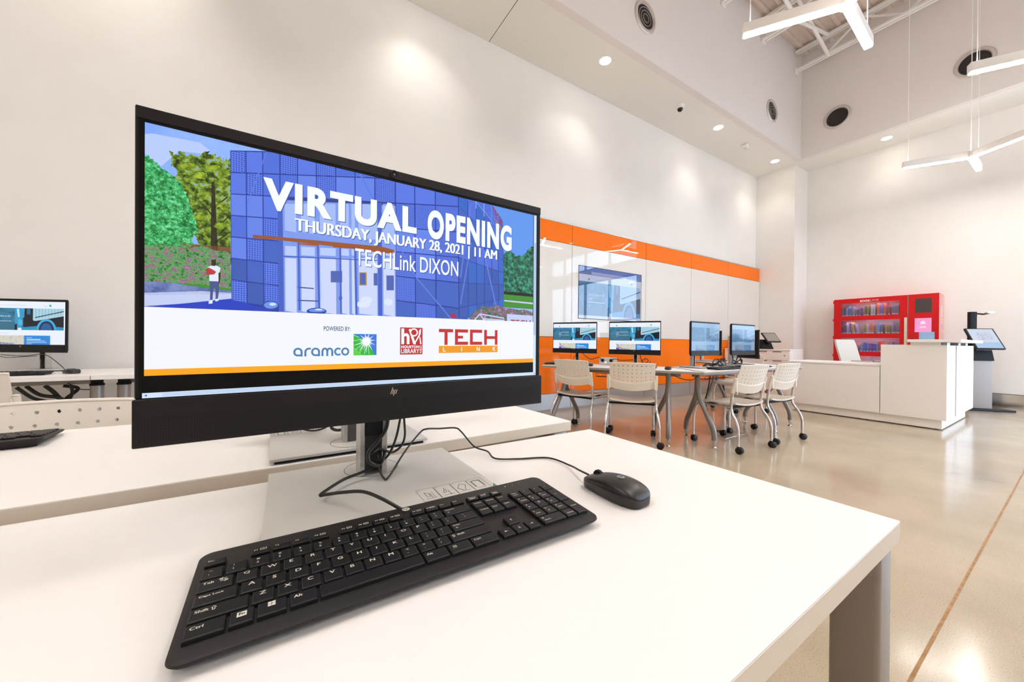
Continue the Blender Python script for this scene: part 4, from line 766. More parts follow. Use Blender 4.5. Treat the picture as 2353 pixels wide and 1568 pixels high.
def poly_front(b, pts, m, y):
    b.add([(x, y, z) for x, z in pts], [list(range(len(pts)))], m)

def slide_screen(head):
    b = MB()
    front_rect(b, -0.2665, 0.2665, 0.186, 0.4845, mat('screen_black', '030304', 0.35, spec=0.2), -0.0006)
    add_picture(b)
    W = S('white', 'f3f6fd')
    Y = -0.0012
    front_rect(b, -0.262, 0.2565, 0.2168, 0.284, W, Y - 0.0004)
    front_rect(b, -0.262, 0.2565, 0.2098, 0.2168, S('slide_orange', 'fda812'), Y - 0.0004)
    SB = S('scroll_pale', 'd0e4fb'); SD = S('scroll_thumb', 'aac4e4')
    front_rect(b, -0.2635, 0.2595, 0.186, 0.1915, SB, Y - 0.0005)
    front_rect(b, -0.2475, 0.02, 0.1866, 0.1909, S('scroll_thumb2', 'c2d6f0'), Y - 0.0007)
    front_rect(b, 0.2535, 0.2595, 0.1915, 0.481, SB, Y - 0.0005)
    front_rect(b, 0.2541, 0.2589, 0.26, 0.43, SD, Y - 0.0007)
    for c in ((-0.2608, 0.1888), (0.2562, 0.1888)):
        poly_front(b, [(c[0] - 0.001, c[1]), (c[0] + 0.001, c[1] - 0.0012), (c[0] + 0.001, c[1] + 0.0012)], S('scroll_mark', '405070'), Y - 0.0008)
    TW = S('title_white', 'f2f7ff', 1.05)
    SHD = S('title_shadow', '3450a8')
    T = Y - 0.0009
    for d, m, yy in ((0.0009, SHD, T), (0, TW, T - 0.0001)):
        o = d
        front_text(b, 'VIRTUAL', -0.1577 + o, 0.0335 + o, 0.4095 - o, 0.4485 - o, m, yy, 0.05)
        front_text(b, 'OPENING', 0.0505 + o, 0.2047 + o, 0.4065 - o, 0.4515 - o, m, yy, 0.05)
        for sh in (-0.0007, -0.00035, 0.0, 0.00035, 0.0007):
            front_text(b, 'THURSDAY, JANUARY 28, 2021 | 11 AM', -0.1237 + o + sh, 0.1742 + o + sh, 0.3838 - o, 0.4045 - o, m, yy - abs(sh) * 0.01, 0.0)
        front_text(b, 'TECHLink DIXON', -0.0528 + o, 0.1022 + o, 0.3525 - o, 0.3765 - o, m, yy, 0.01)
    front_text(b, 'TECH', 0, 0, 0, 0, S('sign_red', 'a03048'), T, 0.02, quad=[(0.1670, 0.4659), (0.1848, 0.4472), (0.1846, 0.4606), (0.1648, 0.4808)])
    front_text(b, 'TECH', 0.2035, 0.2470, 0.2775, 0.2868, S('sign_red', 'a03048'), T - 0.0001, 0.03, zmin=0.2841)
    # sponsor row on the white band
    NAVY = S('navy_ink', '1f3f70')
    L = Y - 0.0006
    front_text(b, 'POWERED BY:', -0.0911, -0.0583, 0.2615, 0.2675, NAVY, L, 0.012)
    WB = S('wordmark_blue', '4a80b4')
    def mark(pts, w=21.0):
        k = 0.0657 / 574
        P = [Vector((-0.1255 + (x - 78) * k, 0.2278 + (400 - y) * k * 1.22)) for x, y in pts]
        hw = w * k / 2
        Ls, Rs = [], []
        for i, p in enumerate(P):
            d = (P[min(i + 1, len(P) - 1)] - P[max(i - 1, 0)]).normalized()
            n_ = Vector((-d.y, d.x)) * hw
            Ls.append(p + n_); Rs.append(p - n_)
        for i in range(len(P) - 1):
            poly_front(b, [tuple(Rs[i]), tuple(Rs[i + 1]), tuple(Ls[i + 1]), tuple(Ls[i])], WB, L)
    def arcp(cx, cy, rx, ry, a0, a1, n_=12):
        return [(cx + rx * math.cos(R(a0 + (a1 - a0) * i / n_)), cy - ry * math.sin(R(a0 + (a1 - a0) * i / n_))) for i in range(n_ + 1)]
    for ox in (0, 174):
        mark([(158 + ox, 400), (158 + ox, 356)] + arcp(123 + ox, 358, 35, 30, 3, 180) + arcp(118 + ox, 360, 30, 30, 182, 270) + [(158 + ox, 390)])
    mark([(195, 400), (195, 356)] + arcp(232, 358, 37, 30, 178, 92) + [(250, 328)])
    mark([(367, 400), (367, 354)] + arcp(392, 356, 25, 28, 178, 2) + [(417, 400)])
    mark([(417, 354)] + arcp(443, 356, 26, 28, 178, 2) + [(469, 400)])
    mark([(556, 336)] + arcp(532, 359, 33, 31, 65, 295) + [(556, 382)])
    mark(arcp(609, 359, 34, 31, 0, 360, 24))
    x0, x1, z0, z1 = -0.0543, -0.0238, 0.228, 0.2578
    front_rect(b, x0, x1, z0, z1, S('logo_blue', '3a78dc'), L)
    poly_front(b, [(x0, z1), (x0, z0), (x1 - 0.002, z0), (-0.036, 0.2465)], S('logo_green', '2cb83c'), L - 0.0001)
    poly_front(b, [(x0, z0), (x0 + 0.012, z0), (x0, z0 + 0.012)], S('logo_lime', '5cd048'), L - 0.0002)
    cx, cz = -0.0372, 0.2482
    RW = S('logo_white', 'f4faff', 1.05)
    for k in range(22):
        a = 2 * PI * k / 22 + 0.1
        l = (0.0075 if k % 2 else 0.012) + 0.006 * max(0, math.cos(a + 1.9))
        poly_front(b, [(cx + 0.0012 * math.cos(a + 1.57), cz + 0.0012 * math.sin(a + 1.57)), (cx + 0.0012 * math.cos(a - 1.57), cz + 0.0012 * math.sin(a - 1.57)), (cx + l * math.cos(a), cz + l * math.sin(a))][::1], RW, L - 0.0003 - k * 1e-6)
    for a in (3.5, 3.85, 4.2, 4.55, 4.9, 3.1, 2.7):
        for q in range(5):
            r = 0.012 + 0.0016 * q
            px, pz = cx + r * math.cos(a), cz + r * math.sin(a)
            if x0 < px < x1 - 0.001 and z0 < pz < z1 - 0.001:
                front_rect(b, px - 0.0004, px + 0.0004, pz - 0.0004, pz + 0.0004, RW, L - 0.0003)
    HR = S('library_red', 'c0282c')
    front_rect(b, 0.0095, 0.0436, 0.2280, 0.2684, HR, L)
    front_text(b, 'h', 0.0113, 0.0235, 0.2435, 0.2668, RW, L - 0.0001, 0.03)
    ring = [(0.0302 + 0.0062 * math.cos(2 * PI * k / 24), 0.2612 + 0.0062 * math.sin(2 * PI * k / 24)) for k in range(24)]
    ring2 = [(0.0302 + 0.0042 * math.cos(2 * PI * k / 24), 0.2612 + 0.0042 * math.sin(2 * PI * k / 24)) for k in range(24)]
    poly_front(b, ring, RW, L - 0.0001)
    poly_front(b, ring2, HR, L - 0.0002)
    poly_front(b, [(0.0222, 0.2655), (0.0252, 0.2665), (0.0334, 0.2432), (0.0294, 0.2432)], RW, L - 0.00015)
    poly_front(b, [(0.0296, 0.2436), (0.0318, 0.2436), (0.0405, 0.2585), (0.0412, 0.2672), (0.0382, 0.2645), (0.0375, 0.2575)], RW, L - 0.00016)
    poly_front(b, [(0.0385, 0.2545), (0.0400, 0.2545), (0.0420, 0.2436), (0.0398, 0.2436)], RW, L - 0.00016)
    front_text(b, 'HOUSTON', 0.0112, 0.0385, 0.2375, 0.2415, RW, L - 0.0001, 0.035)
    front_text(b, 'LIBRARY', 0.0112, 0.0385, 0.2300, 0.2364, RW, L - 0.0001, 0.015)
    front_text(b, 'PUBLIC', 0, 0, 0, 0, RW, L - 0.0001, 0.02, quad=[(0.0422, 0.2300), (0.0422, 0.2415), (0.0394, 0.2415), (0.0394, 0.2300)])
    TR = S('tech_red', 'c42c30')
    def bl(x0, x1, z0, z1):
        front_rect(b, x0, x1, z0, z1, TR, L)
    zt, zb, st = 0.2675, 0.2422, 0.0052
    bl(0.0699, 0.0940, zt - st, zt); bl(0.0792, 0.0846, zb, zt - st)
    bl(0.0972, 0.1025, zb, zt); bl(0.1025, 0.1205, zt - st, zt); bl(0.1025, 0.1115, 0.2525, 0.2570); bl(0.1025, 0.1205, zb, zb + st)
    bl(0.1240, 0.1293, zb, zt); bl(0.1293, 0.1468, zt - st, zt); bl(0.1293, 0.1468, zb, zb + st)
    bl(0.1506, 0.1559, zb, zt); bl(0.1715, 0.1768, zb, zt); bl(0.1559, 0.1715, 0.2522, 0.2570)
    front_rect(b, 0.0699, 0.1772, 0.2295, 0.2407, S('link_orange', 'f09c1c'), L)
    for ch, xx, w in (('L', 0.077, 0.0042), ('I', 0.1085, 0.0012), ('N', 0.1365, 0.0056), ('K', 0.1676, 0.0052)):
        front_text(b, ch, xx, xx + w, 0.2318, 0.2386, RW, L - 0.0001, 0.02)
    return b.build('screen', head)

def web_page(b, x0, x1, z0, z1, y, k=1.0, suffix='', lefty=True, browser=False):
    """company web page with a truck picture, drawn on a rectangle facing -y"""
    w, h = x1 - x0, z1 - z0
    def X(u): return x0 + u * w
    def Z(v): return z1 - v * h
    TO, AMT = {'_haze': ('5f9fdc', 0.55), '_wall_haze': ('8a94e0', 0.3)}.get(suffix, ('000000', 0.0))  # reflection haze mixed into the page colours of far and wall screens
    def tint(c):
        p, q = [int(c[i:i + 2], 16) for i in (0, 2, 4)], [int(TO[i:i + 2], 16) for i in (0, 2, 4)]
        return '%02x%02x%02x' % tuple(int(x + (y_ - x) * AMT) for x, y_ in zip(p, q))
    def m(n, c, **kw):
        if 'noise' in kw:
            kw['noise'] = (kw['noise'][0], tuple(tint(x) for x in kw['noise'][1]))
        if suffix == '_haze':
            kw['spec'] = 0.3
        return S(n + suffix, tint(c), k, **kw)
    def rect(u0, u1, v0, v1, mm, l): front_rect(b, X(u0), X(u1), Z(v1), Z(v0), mm, y - l * 5e-5)
    def poly(p, mm, l): poly_front(b, [(X(u), Z(v)) for u, v in p], mm, y - l * 5e-5)
    top = 0.0
    rect(0, 1, 0, 1, m('page', 'e9f0fb'), 0)
    if browser:
        rect(0, 1, 0, 0.075, m('tabs', '4468c0'), 1); rect(0, 1, 0.075, 0.15, m('addr', '4a6a9c'), 1)
        rect(0.18, 0.74, 0.085, 0.14, m('addrbox', 'a8b4e4'), 2)
        for q in range(5):
            rect(0.77 + 0.04 * q, 0.785 + 0.04 * q, 0.1, 0.13, m('icon', '9cb4dc'), 2)
        rect(0.06, 0.15, 0.03, 0.045, m('icon', '9cb4dc'), 2)
        top = 0.15
    def V(v): return top + v * (1 - top)
    rect(0.135, 0.155, V(0.085), V(0.125), m('mark_blue', '2a6ab4'), 1)
    rect(0.22, 0.55, V(0.09), V(0.096), m('menu', 'b8c4d4'), 1)
    rect(0.75, 0.80, V(0.105), V(0.115), m('menu', 'b8c4d4'), 1)
    rect(0.815, 0.84, V(0.07), V(0.115), m('mark_green', '2cae8c'), 1)
    a, c = V(0.16), V(0.665)
    if browser: c = V(0.93)
    def I(v): return a + v * (c - a)
    rect(0, 0.985, a, c, m('hero', '1c5a78', noise=(9 / max(w, 0.3), ('12405a', '2a7496', '3c86a4'))), 1)
    poly([(0, I(0.55)), (0.3, I(0.6)), (0.42, I(0.75)), (0.42, I(1)), (0, I(1))], m('hero_low', '2f6c88'), 2)
    poly([(0.02, I(0.5)), (0.10, I(0.2)), (0.105, I(0.2)), (0.03, I(0.5)), (0.12, I(0.86)), (0.11, I(0.86))], m('hero_line', '5b93ac'), 3)
    poly([(0.52, I(0)), (0.985, I(0)), (0.985, I(1)), (0.52, I(1))], m('truck_dark', '0c1420'), 2)
    # cab
    poly([(0.425, I(0)), (0.535, I(0)), (0.53, I(0.42)), (0.50, I(0.48)), (0.515, I(0.7)), (0.49, I(1)), (0.43, I(1)), (0.425, I(0.5))], m('cab', '2e98c8'), 3)
    poly([(0.445, I(0.05)), (0.47, I(0.02)), (0.48, I(0.4)), (0.46, I(0.42))], m('cab_light', 'bfe6fa'), 4)
    poly([(0.47, I(0.5)), (0.51, I(0.55)), (0.51, I(0.75)), (0.48, I(0.8)), (0.46, I(0.68))], m('cab_mirror', '4cb4e0'), 4)
    poly([(0.425, I(0.75)), (0.45, I(0.7)), (0.45, I(1)), (0.42, I(1))], m('truck_dark', '0c1420'), 4)
    rect(0.56, 0.60, I(0.02), I(0.28), m('cab_glass', '1c6890'), 3)
    # trailer
    poly([(0.63, I(0)), (0.985, I(0)), (0.985, I(0.34)), (0.655, I(0.58)), (0.63, I(0.55))], m('trailer', 'a9d2e2'), 3)
    for q in range(9):
        u = 0.66 + 0.036 * q
        vb = 0.5 - 0.24 * (u - 0.655) / 0.33
        rect(u, u + 0.008, I(0.02), I(vb - 0.2 * 0), m('rib', '86b4c8'), 4)
    poly([(0.655, I(0.4)), (0.985, I(0.10)), (0.985, I(0.14)), (0.655, I(0.44))], m('truck_dark', '0c1420'), 5)
    # wheel arch and skirt
    poly([(0.49, I(0.88)), (0.70, I(0.80)), (0.985, I(0.86)), (0.985, I(1)), (0.49, I(1))], m('skirt', '1f8ec0'), 4)
    def arc(ru, rv, n=18): return [(0.785 + ru * math.cos(PI * q / n), I(1) - rv * (c - a) * math.sin(PI * q / n)) for q in range(n + 1)]
    poly(arc(0.115, 0.52), m('arch', '3aa4d8'), 5)
    poly(arc(0.088, 0.42), m('tyre', '12283c'), 6)
    poly(arc(0.065, 0.33), m('hub', '1e5a9c'), 7)
    rect(0.46, 0.50, I(0.9), I(1) + 0.01, m('page', 'e9f0fb'), 8)
    if lefty:
        WT = m('ink_white', 'eef8ff')
        front_text(b, 'Capturing carbon on the', X(0.13), X(0.375), Z(I(0.42)), Z(I(0.33)), WT, y - 5e-4)
        front_text(b, 'road', X(0.13), X(0.19), Z(I(0.53)), Z(I(0.45)), WT, y - 5e-4)
        rect(0.13, 0.385, I(0.59), I(0.605), WT, 9)
        rect(0.13, 0.175, I(0.69), I(0.73), m('link', '4aa8e0'), 9)
    if browser:
        return
    rect(0.14, 0.36, V(0.735), V(0.742), m('menu', 'b8c4d4'), 1)
    rect(0.14, 0.53, V(0.79), 1, m('still', 'cfc9b8', noise=(26 / max(w, 0.3), ('b0a0e0', 'd8d4c0', 'c8d0b0'))), 1)
    poly([(0.14, V(0.79)), (0.18, V(0.9)), (0.26, V(0.97)), (0.40, V(0.985)), (0.40, V(0.975)), (0.27, V(0.955)), (0.195, V(0.89)), (0.16, V(0.79))], m('arc', '7a6a74'), 2)
    rect(0.14, 0.2, V(0.93), 1, m('violet', '5a48d0'), 2)
    rect(0.2, 0.42, V(0.965), 1, m('dots', '403a90', noise=(200, ('241c70', 'c8d0ec'))), 2)
    rect(0.53, 0.83, V(0.79), 1, m('card', '1f86dc'), 1)
    for q, (u, t) in enumerate(((0.60, 0.007), (0.70, 0.016), (0.75, 0.008), (0.77, 0.008), (0.6, 0.008))):
        rect(0.56, u + 0.02, V(0.835 + 0.036 * q), V(0.835 + 0.036 * q + t), m('ink_white', 'eef8ff'), 2)

# ------------------------------------------------------------------ all-in-one computer
def make_computer(name, label, loc, rz, group, content, head_rz=0.0, head_dx=0.0, dz=0.0, detail=False, head_ry=0.0):
    t = thing(name, label, 'computer', loc, rz, group)
    b = MB()
    b.bx(-0.16, 0.16, -0.124, 0.124, 0.0065, 0.0125, M_BASE, 0.0012, 2)
    b.bx(-0.152, 0.152, -0.116, 0.116, 0.0, 0.0065, M_BLACKM)
    bp = b.build('base_plate', t)
    rg = MB()
    pts = [(0.046 * math.cos(2 * PI * k / 48), 0.068 + 0.046 * math.sin(2 * PI * k / 48), 0.0126) for k in range(49)]
    rg.tube(pts, 0.0005, M_DARKG, 4)
    rg.lathe([(0.0455, 0.0127), (0.0005, 0.0127)], M_BASE, 40, (0, 0.068, 0.0), caps=False)
    rg.build('swivel_disc', bp)
    c = MB()
    c.bx(-0.027, -0.0185, 0.03, 0.068, 0.0125, 0.36, M_ALU, 0.001, 1)
    c.bx(0.0105, 0.019, 0.03, 0.068, 0.0125, 0.36, M_ALU, 0.001, 1)
    c.bx(-0.0185, 0.0105, 0.050, 0.064, 0.0125, 0.36, M_DARKG)
    c.build('stand_column', t)
    n = MB()
    n.bx(-0.018, 0.010, 0.029, 0.050, 0.082, 0.40, M_BLACKM)
    n.bx(-0.045, 0.037, -0.06, 0.030, 0.26 + dz, 0.36 + dz, M_BLACKM, 0.004, 2)
    n.build('neck', t)
    head = MB()
    # thin rim and a rear shell that tapers
    head.bx(-0.27, 0.27, 0.0, 0.012, 0.185, 0.498, M_BEZELD, 0.0012, 1)
    vs = []
    for (y, mx, z0, z1) in ((0.012, 0.268, 0.137, 0.496), (0.030, 0.255, 0.15, 0.485), (0.042, 0.22, 0.19, 0.45)):
        vs += [(-mx, y, z0), (mx, y, z0), (mx, y, z1), (-mx, y, z1)]
    fs = []
    for i in range(2):
        for k in range(4):
            k2 = (k + 1) % 4
            fs.append([i * 4 + k, i * 4 + k2, i * 4 + 4 + k2, i * 4 + 4 + k])
    fs.append([8, 9, 10, 11])
    head.add(vs, fs, M_BLACKM)
    h = head.build('housing', t, (head_dx, -0.095, dz), (0, head_ry, head_rz))
    MB().bx(-0.2692, 0.2692, -0.0016, 0.0, 0.4848, 0.4975, M_BEZEL, 0.0006, 1).build('top_bar', h)
    if content == 'slide':
        slide_screen(h)
    else:
        b = MB()
        front_rect(b, -0.2665, 0.2665, 0.186, 0.4845, mat('screen_black', '030304', 0.35, spec=0.2), -0.0006)
        web_page(b, -0.2635, 0.2635, 0.1875, 0.4815, -0.0012, 1.0 if content == 'web' else 0.62, '' if content == 'web' else '_haze')
        b.build('screen', h)
    sb = MB()
    sb.bx(-0.2705, 0.2705, -0.006, 0.012, 0.1335, 0.185, M_BEZEL if detail else M_BEZELD, 0.001, 1)
    if detail:
        front_rect(sb, -0.2655, 0.2655, 0.1385, 0.1665, M_GRILLE, -0.0062)
    sb = sb.build('speaker_bar', h)
    lg = MB()
    LG = mat('logo_metal', 'cfc4b4', 0.3, 0.6)
    s = 0.0011
    def st(x, z0, z1): poly_front(lg, [(x + (z0 - 0.175) * 0.33, z0), (x + s + (z0 - 0.175) * 0.33, z0), (x + s + (z1 - 0.175) * 0.33, z1), (x + (z1 - 0.175) * 0.33, z1)], LG, -0.0064)
    st(-0.0042, 0.1715, 0.1808); st(-0.0018, 0.1715, 0.1775); st(0.0004, 0.1690, 0.1775); st(0.0030, 0.1715, 0.1775)
    poly_front(lg, [(-0.0032, 0.1768), (-0.0012, 0.1768), (-0.0010, 0.1776), (-0.0030, 0.1776)], LG, -0.0064)
    poly_front(lg, [(0.0012, 0.1715), (0.0030, 0.1715), (0.0032, 0.1722), (0.0014, 0.1722)], LG, -0.0064)
    lg.build('logo', sb)
    wc = MB()
    q = Matrix.Rotation(R(90), 3, 'X')
    wc.lathe([(0.0063, 0.0), (0.0063, 0.0012), (0.0052, 0.0013), (0.0048, 0.0004)], M_BLACK, 24, (0, -0.0012, 0.4912), q, caps=False)
    wc.lathe([(0.0048, 0.0005), (0.0002, 0.0009)], mat('lens_glass', '0a0a0c', 0.05), 20, (0, -0.0012, 0.4912), q, caps=False)
    wc.lathe([(0.0013, 0.0011), (0.0001, 0.0012)], mat('lens_glint', '8a8078', 0.2), 10, (0, -0.0012, 0.4912), q, caps=False)
    for dx in (-0.028, -0.0075, 0.026):
        wc.lathe([(0.0006, 0.0), (0.0006, 0.0009)], M_BLACKM, 8, (dx, -0.001, 0.4912), q)
    wc.build('webcam', h)
    return t, bp

main_pc, main_base = make_computer('desktop_computer', 'big all-in-one computer in front, its screen announcing a virtual opening', (0.138, 0.638, 0.74), 0.0,
                                   'black all-in-one computers', 'slide', head_rz=R(1.06), head_dx=-0.002, detail=True, head_ry=R(-0.39))
def instruction_label(base):
    l = MB()
    INK = mat('label_ink', '7a7870', 0.6)
    z = 0.01275
    def ln(p, q, w=0.0005):
        p, q = Vector((*p, z)), Vector((*q, z))
        d = (q - p).normalized()
        nn = Vector((-d.y, d.x, 0)) * w
        l.quad([p - nn, q - nn, q + nn, p + nn], INK)
    x0, x1, y0, y1 = 0.038, 0.150, -0.122, -0.076
    ln((x0, y0), (x1, y0), .0003); ln((x0, y1), (x1, y1), .0003); ln((x0, y0), (x0, y1), .0003); ln((x1, y0), (x1, y1), .0003)
    w = (x1 - x0) / 4
    for k in (1, 2, 3):
        ln((x0 + w * k, y0 + 0.002), (x0 + w * k, y1 - 0.002), 0.0007)
    for k in range(4):
        cx = x0 + w * (k + 0.5)
        cyc = [(x0 + w * k + 0.004 + 0.002 * math.cos(a * PI / 5), y1 - 0.004 + 0.002 * math.sin(a * PI / 5)) for a in range(11)]
        for a, c in zip(cyc, cyc[1:]):
            ln(a, c, 0.0002)
        ln((cx - 0.008, y0 + 0.008), (cx + 0.008, y0 + 0.008), 0.0005)
        if k == 0:
            ln((cx + 0.002, y0 + 0.008), (cx + 0.002, y0 + 0.028)); ln((cx + 0.006, y0 + 0.008), (cx + 0.006, y0 + 0.03), .0003)
            ln((cx - 0.005, y0 + 0.014), (cx - 0.005, y0 + 0.032)); ln((cx - 0.005, y0 + 0.032), (cx, y0 + 0.026)); ln((cx, y0 + 0.026), (cx, y0 + 0.014)); ln((cx, y0 + 0.014), (cx - 0.005, y0 + 0.014))
        elif k == 1:
            ln((cx + 0.003, y0 + 0.008), (cx + 0.003, y0 + 0.024)); ln((cx - 0.006, y0 + 0.016), (cx, y0 + 0.034)); ln((cx - 0.006, y0 + 0.016), (cx - 0.001, y0 + 0.018)); ln((cx - 0.001, y0 + 0.018), (cx + 0.001, y0 + 0.03))
        elif k == 2:
            ln((cx - 0.009, y0 + 0.022), (cx, y0 + 0.036)); ln((cx, y0 + 0.036), (cx + 0.008, y0 + 0.03)); ln((cx + 0.008, y0 + 0.03), (cx, y0 + 0.01)); ln((cx - 0.009, y0 + 0.022), (cx - 0.002, y0 + 0.01), .0009)
        else:
            for s in (0.0, 0.0015):
                ln((cx - 0.008 + s, y0 + 0.012), (cx - 0.008 + s, y0 + 0.038)); ln((cx - 0.008 + s, y0 + 0.038 - s), (cx + 0.008 - s, y0 + 0.038 - s)); ln((cx + 0.008 - s, y0 + 0.012), (cx + 0.008 - s, y0 + 0.038))
    l.quad([(0.1505, -0.123, z), (0.1595, -0.123, z), (0.1595, -0.109, z)], mat('green_sticker', '1f8f70', 0.4))
    o = l.build('instruction_label', base)
    o['label'] = 'printed four step drawing and green corner sticker'
    return o
instruction_label(main_base)

# ------------------------------------------------------------------ keyboard
KU = 0.0189
def key_rows():
    K = []
    def row(y, h, items):
        for x, w, leg in items:
            K.append((x, y, w, h, leg))
    F = [(0, 1, ['Esc'])]
    for i, x in enumerate((2, 3, 4, 5, 6.5, 7.5, 8.5, 9.5, 11, 12, 13, 14)):
        F.append((x, 1, ['F%d' % (i + 1)]))
    F += [(15.25, 1, ['Print Sc']), (16.25, 1, ['Scroll', 'Lock']), (17.25, 1, ['Pause'])]
    row(5.2, 0.62, F)
    sym = ['~', '!', '@', '#', '$', '%', '^', '&', '*', '(', ')', '_', '+']
    num = ['`', '1', '2', '3', '4', '5', '6', '7', '8', '9', '0', '-', '=']
    row(4, 1, [(i, 1, [s, n]) for i, (s, n) in enumerate(zip(sym, num))] + [(13, 2, ['Backspace', '<-'])] +
        [(15.25, 1, ['Insert']), (16.25, 1, ['Home']), (17.25, 1, ['Pg Up'])] + [(18.5, 1, ['Num', 'Lock']), (19.5, 1, ['/']), (20.5, 1, ['*']), (21.5, 1, ['-'])])
    row(3, 1, [(0, 1.5, ['Tab'])] + [(1.5 + i, 1, [c]) for i, c in enumerate('QWERTYUIOP')] + [(11.5, 1, ['{', '[']), (12.5, 1, ['}', ']']), (13.5, 1.5, ['|', '\\'])] +
        [(15.25, 1, ['Delete']), (16.25, 1, ['End']), (17.25, 1, ['Pg Dn'])] + [(18.5, 1, ['7', 'Home']), (19.5, 1, ['8', '^']), (20.5, 1, ['9', 'Pg Up'])])
    row(2, 1, [(0, 1.75, ['Caps Lock'])] + [(1.75 + i, 1, [c]) for i, c in enumerate('ASDFGHJKL')] + [(10.75, 1, [':', ';']), (11.75, 1, ['"', "'"]), (12.75, 2.25, ['Enter', '<-'])] +
        [(18.5, 1, ['4', '<-']), (19.5, 1, ['5']), (20.5, 1, ['6', '->'])])
    row(1, 1, [(0, 2.25, ['Shift'])] + [(2.25 + i, 1, [c]) for i, c in enumerate('ZXCVBNM')] + [(9.25, 1, ['<', ',']), (10.25, 1, ['>', '.']), (11.25, 1, ['?', '/']), (12.25, 2.75, ['Shift'])] +
        [(16.25, 1, ['^'])] + [(18.5, 1, ['1', 'End']), (19.5, 1, ['2', 'v']), (20.5, 1, ['3', 'Pg Dn'])])
    row(0, 1, [(0, 1.5, ['Ctrl']), (1.5, 1, ['Fn']), (2.5, 1.25, ['win']), (3.75, 1.25, ['Alt']), (5, 5.25, []), (10.25, 1.5, ['Alt']), (11.75, 1.5, ['menu']), (13.25, 1.75, ['Ctrl'])] +
        [(15.25, 1, ['<-']), (16.25, 1, ['v']), (17.25, 1, ['->'])] + [(18.5, 2, ['0', 'Insert']), (20.5, 1, ['.', 'Delete'])])
    K.append((21.5, 2, 1, 2, ['+']))
    K.append((21.5, 0, 1, 2, ['Enter']))
    return K
KW, KD = 0.438, 0.149
def kz(y):            # top of the case along its depth
    return 0.0125 + (y + KD / 2) / KD * 0.0085
def keyboard_body(t, m=M_KBODY):
    b = MB()
    n = 8
    def outline(w, d, r):
        P = []
        for cx, cy, a0 in ((w / 2 - r, -d / 2 + r, -90), (w / 2 - r, d / 2 - r, 0), (-w / 2 + r, d / 2 - r, 90), (-w / 2 + r, -d / 2 + r, 180)):
            for k in range(n + 1):
                a = R(a0 + 90 * k / n)
                P.append((cx + r * math.cos(a), cy + r * math.sin(a)))
        return P
    rings = []
    for w, d, r, off in ((KW - 0.03, KD - 0.02, 0.006, None), (KW - 0.006, KD - 0.006, 0.010, -0.006), (KW, KD, 0.012, -0.0025), (KW - 0.001, KD - 0.001, 0.012, -0.0006), (KW - 0.004, KD - 0.004, 0.011, 0.0)):
        rings.append([(x, y, 0.002 if off is None else kz(y) + off) for x, y in outline(w, d, r)])
    vs = [p for rg in rings for p in rg]
    N = len(rings[0])
    fs = []
    for i in range(len(rings) - 1):
        for k in range(N):
            k2 = (k + 1) % N
            fs.append([i * N + k, i * N + k2, (i + 1) * N + k2, (i + 1) * N + k])
    fs.append([(len(rings) - 1) * N + k for k in range(N)])
    fs.append(list(range(N))[::-1])
    b.add(vs, fs, m, True)
    # feet
    for sx in (-1, 1):
        b.bx(sx * 0.19 - 0.015, sx * 0.19 + 0.015, -0.05, -0.04, 0, 0.004, M_BLACKM)
        b.bx(sx * 0.19 - 0.015, sx * 0.19 + 0.015, 0.045, 0.055, 0, 0.012, M_BLACKM)
    o = b.build('case', t, angle=30)
    return o
def key_solid(b, x, y, w, h, top_only=False):
    x0 = -0.2125 + x * KU + 0.0012; x1 = -0.2125 + (x + w) * KU - 0.0012
    Y0 = -KD / 2 + 0.0165
    y0 = Y0 + y * KU + 0.0012; y1 = Y0 + (y + h) * KU - 0.0012
    i = 0.0011
    zb, zt = -0.0002, 0.0042
    vs = []
    for (a0, a1, c0, c1, dz) in ((x0, x1, y0, y1, zb), (x0, x1, y0, y1, zt - 0.001), (x0 + 0.0004, x1 - 0.0004, y0 + 0.0004, y1 - 0.0004, zt - 0.0003), (x0 + i, x1 - i, y0 + i, y1 - i, zt)):
        vs += [(a0, c0, kz(c0) + dz), (a1, c0, kz(c0) + dz), (a1, c1, kz(c1) + dz), (a0, c1, kz(c1) + dz)]
    fs = []
    for k in range(3):
        for q in range(4):
            q2 = (q + 1) % 4
            fs.append([k * 4 + q, k * 4 + q2, k * 4 + 4 + q2, k * 4 + 4 + q])
    fs.append([12, 13, 14, 15])
    b.add(vs, fs, M_KEY)
    return x0 + i, x1 - i, y0 + i, y1 - i, zt
def legend(b, s, x, y, hgt, zt, wide=1.0):
    asp = text_aspect(s, 0.0) * wide
    w = hgt * asp
    if s in '-_~': hgt, w = 0.0006, 0.0026
    elif s == '.': hgt, w = 0.0007, 0.0007
    elif s in (',', "'", '`'): hgt, w = 0.0013, 0.0007
    elif s == '"': hgt, w = 0.0012, 0.0018
    elif s == '=': hgt, w = 0.0014, 0.0024
    elif s in '+*^': hgt, w = 0.0022, 0.0022
    elif s == ':' or s == ';': hgt, w = 0.0024, 0.0008
    for sh in (0.0, 0.00022):
        b.text(s, lambda u, v: (x + sh + u * w, y + v * hgt, kz(y + v * hgt) + zt + 0.00015 + sh * 0.1), M_LEGEND, 0.0)
    return w
def strokes(b, pts, zt, w=0.00035):
    for p, q in pts:
        p, q = Vector((*p, kz(p[1]) + zt + 0.00015)), Vector((*q, kz(q[1]) + zt + 0.00015))
        d = (q - p).normalized(); nn = Vector((-d.y, d.x, 0)) * w
        b.quad([p - nn, q - nn, q + nn, p + nn], M_LEGEND)
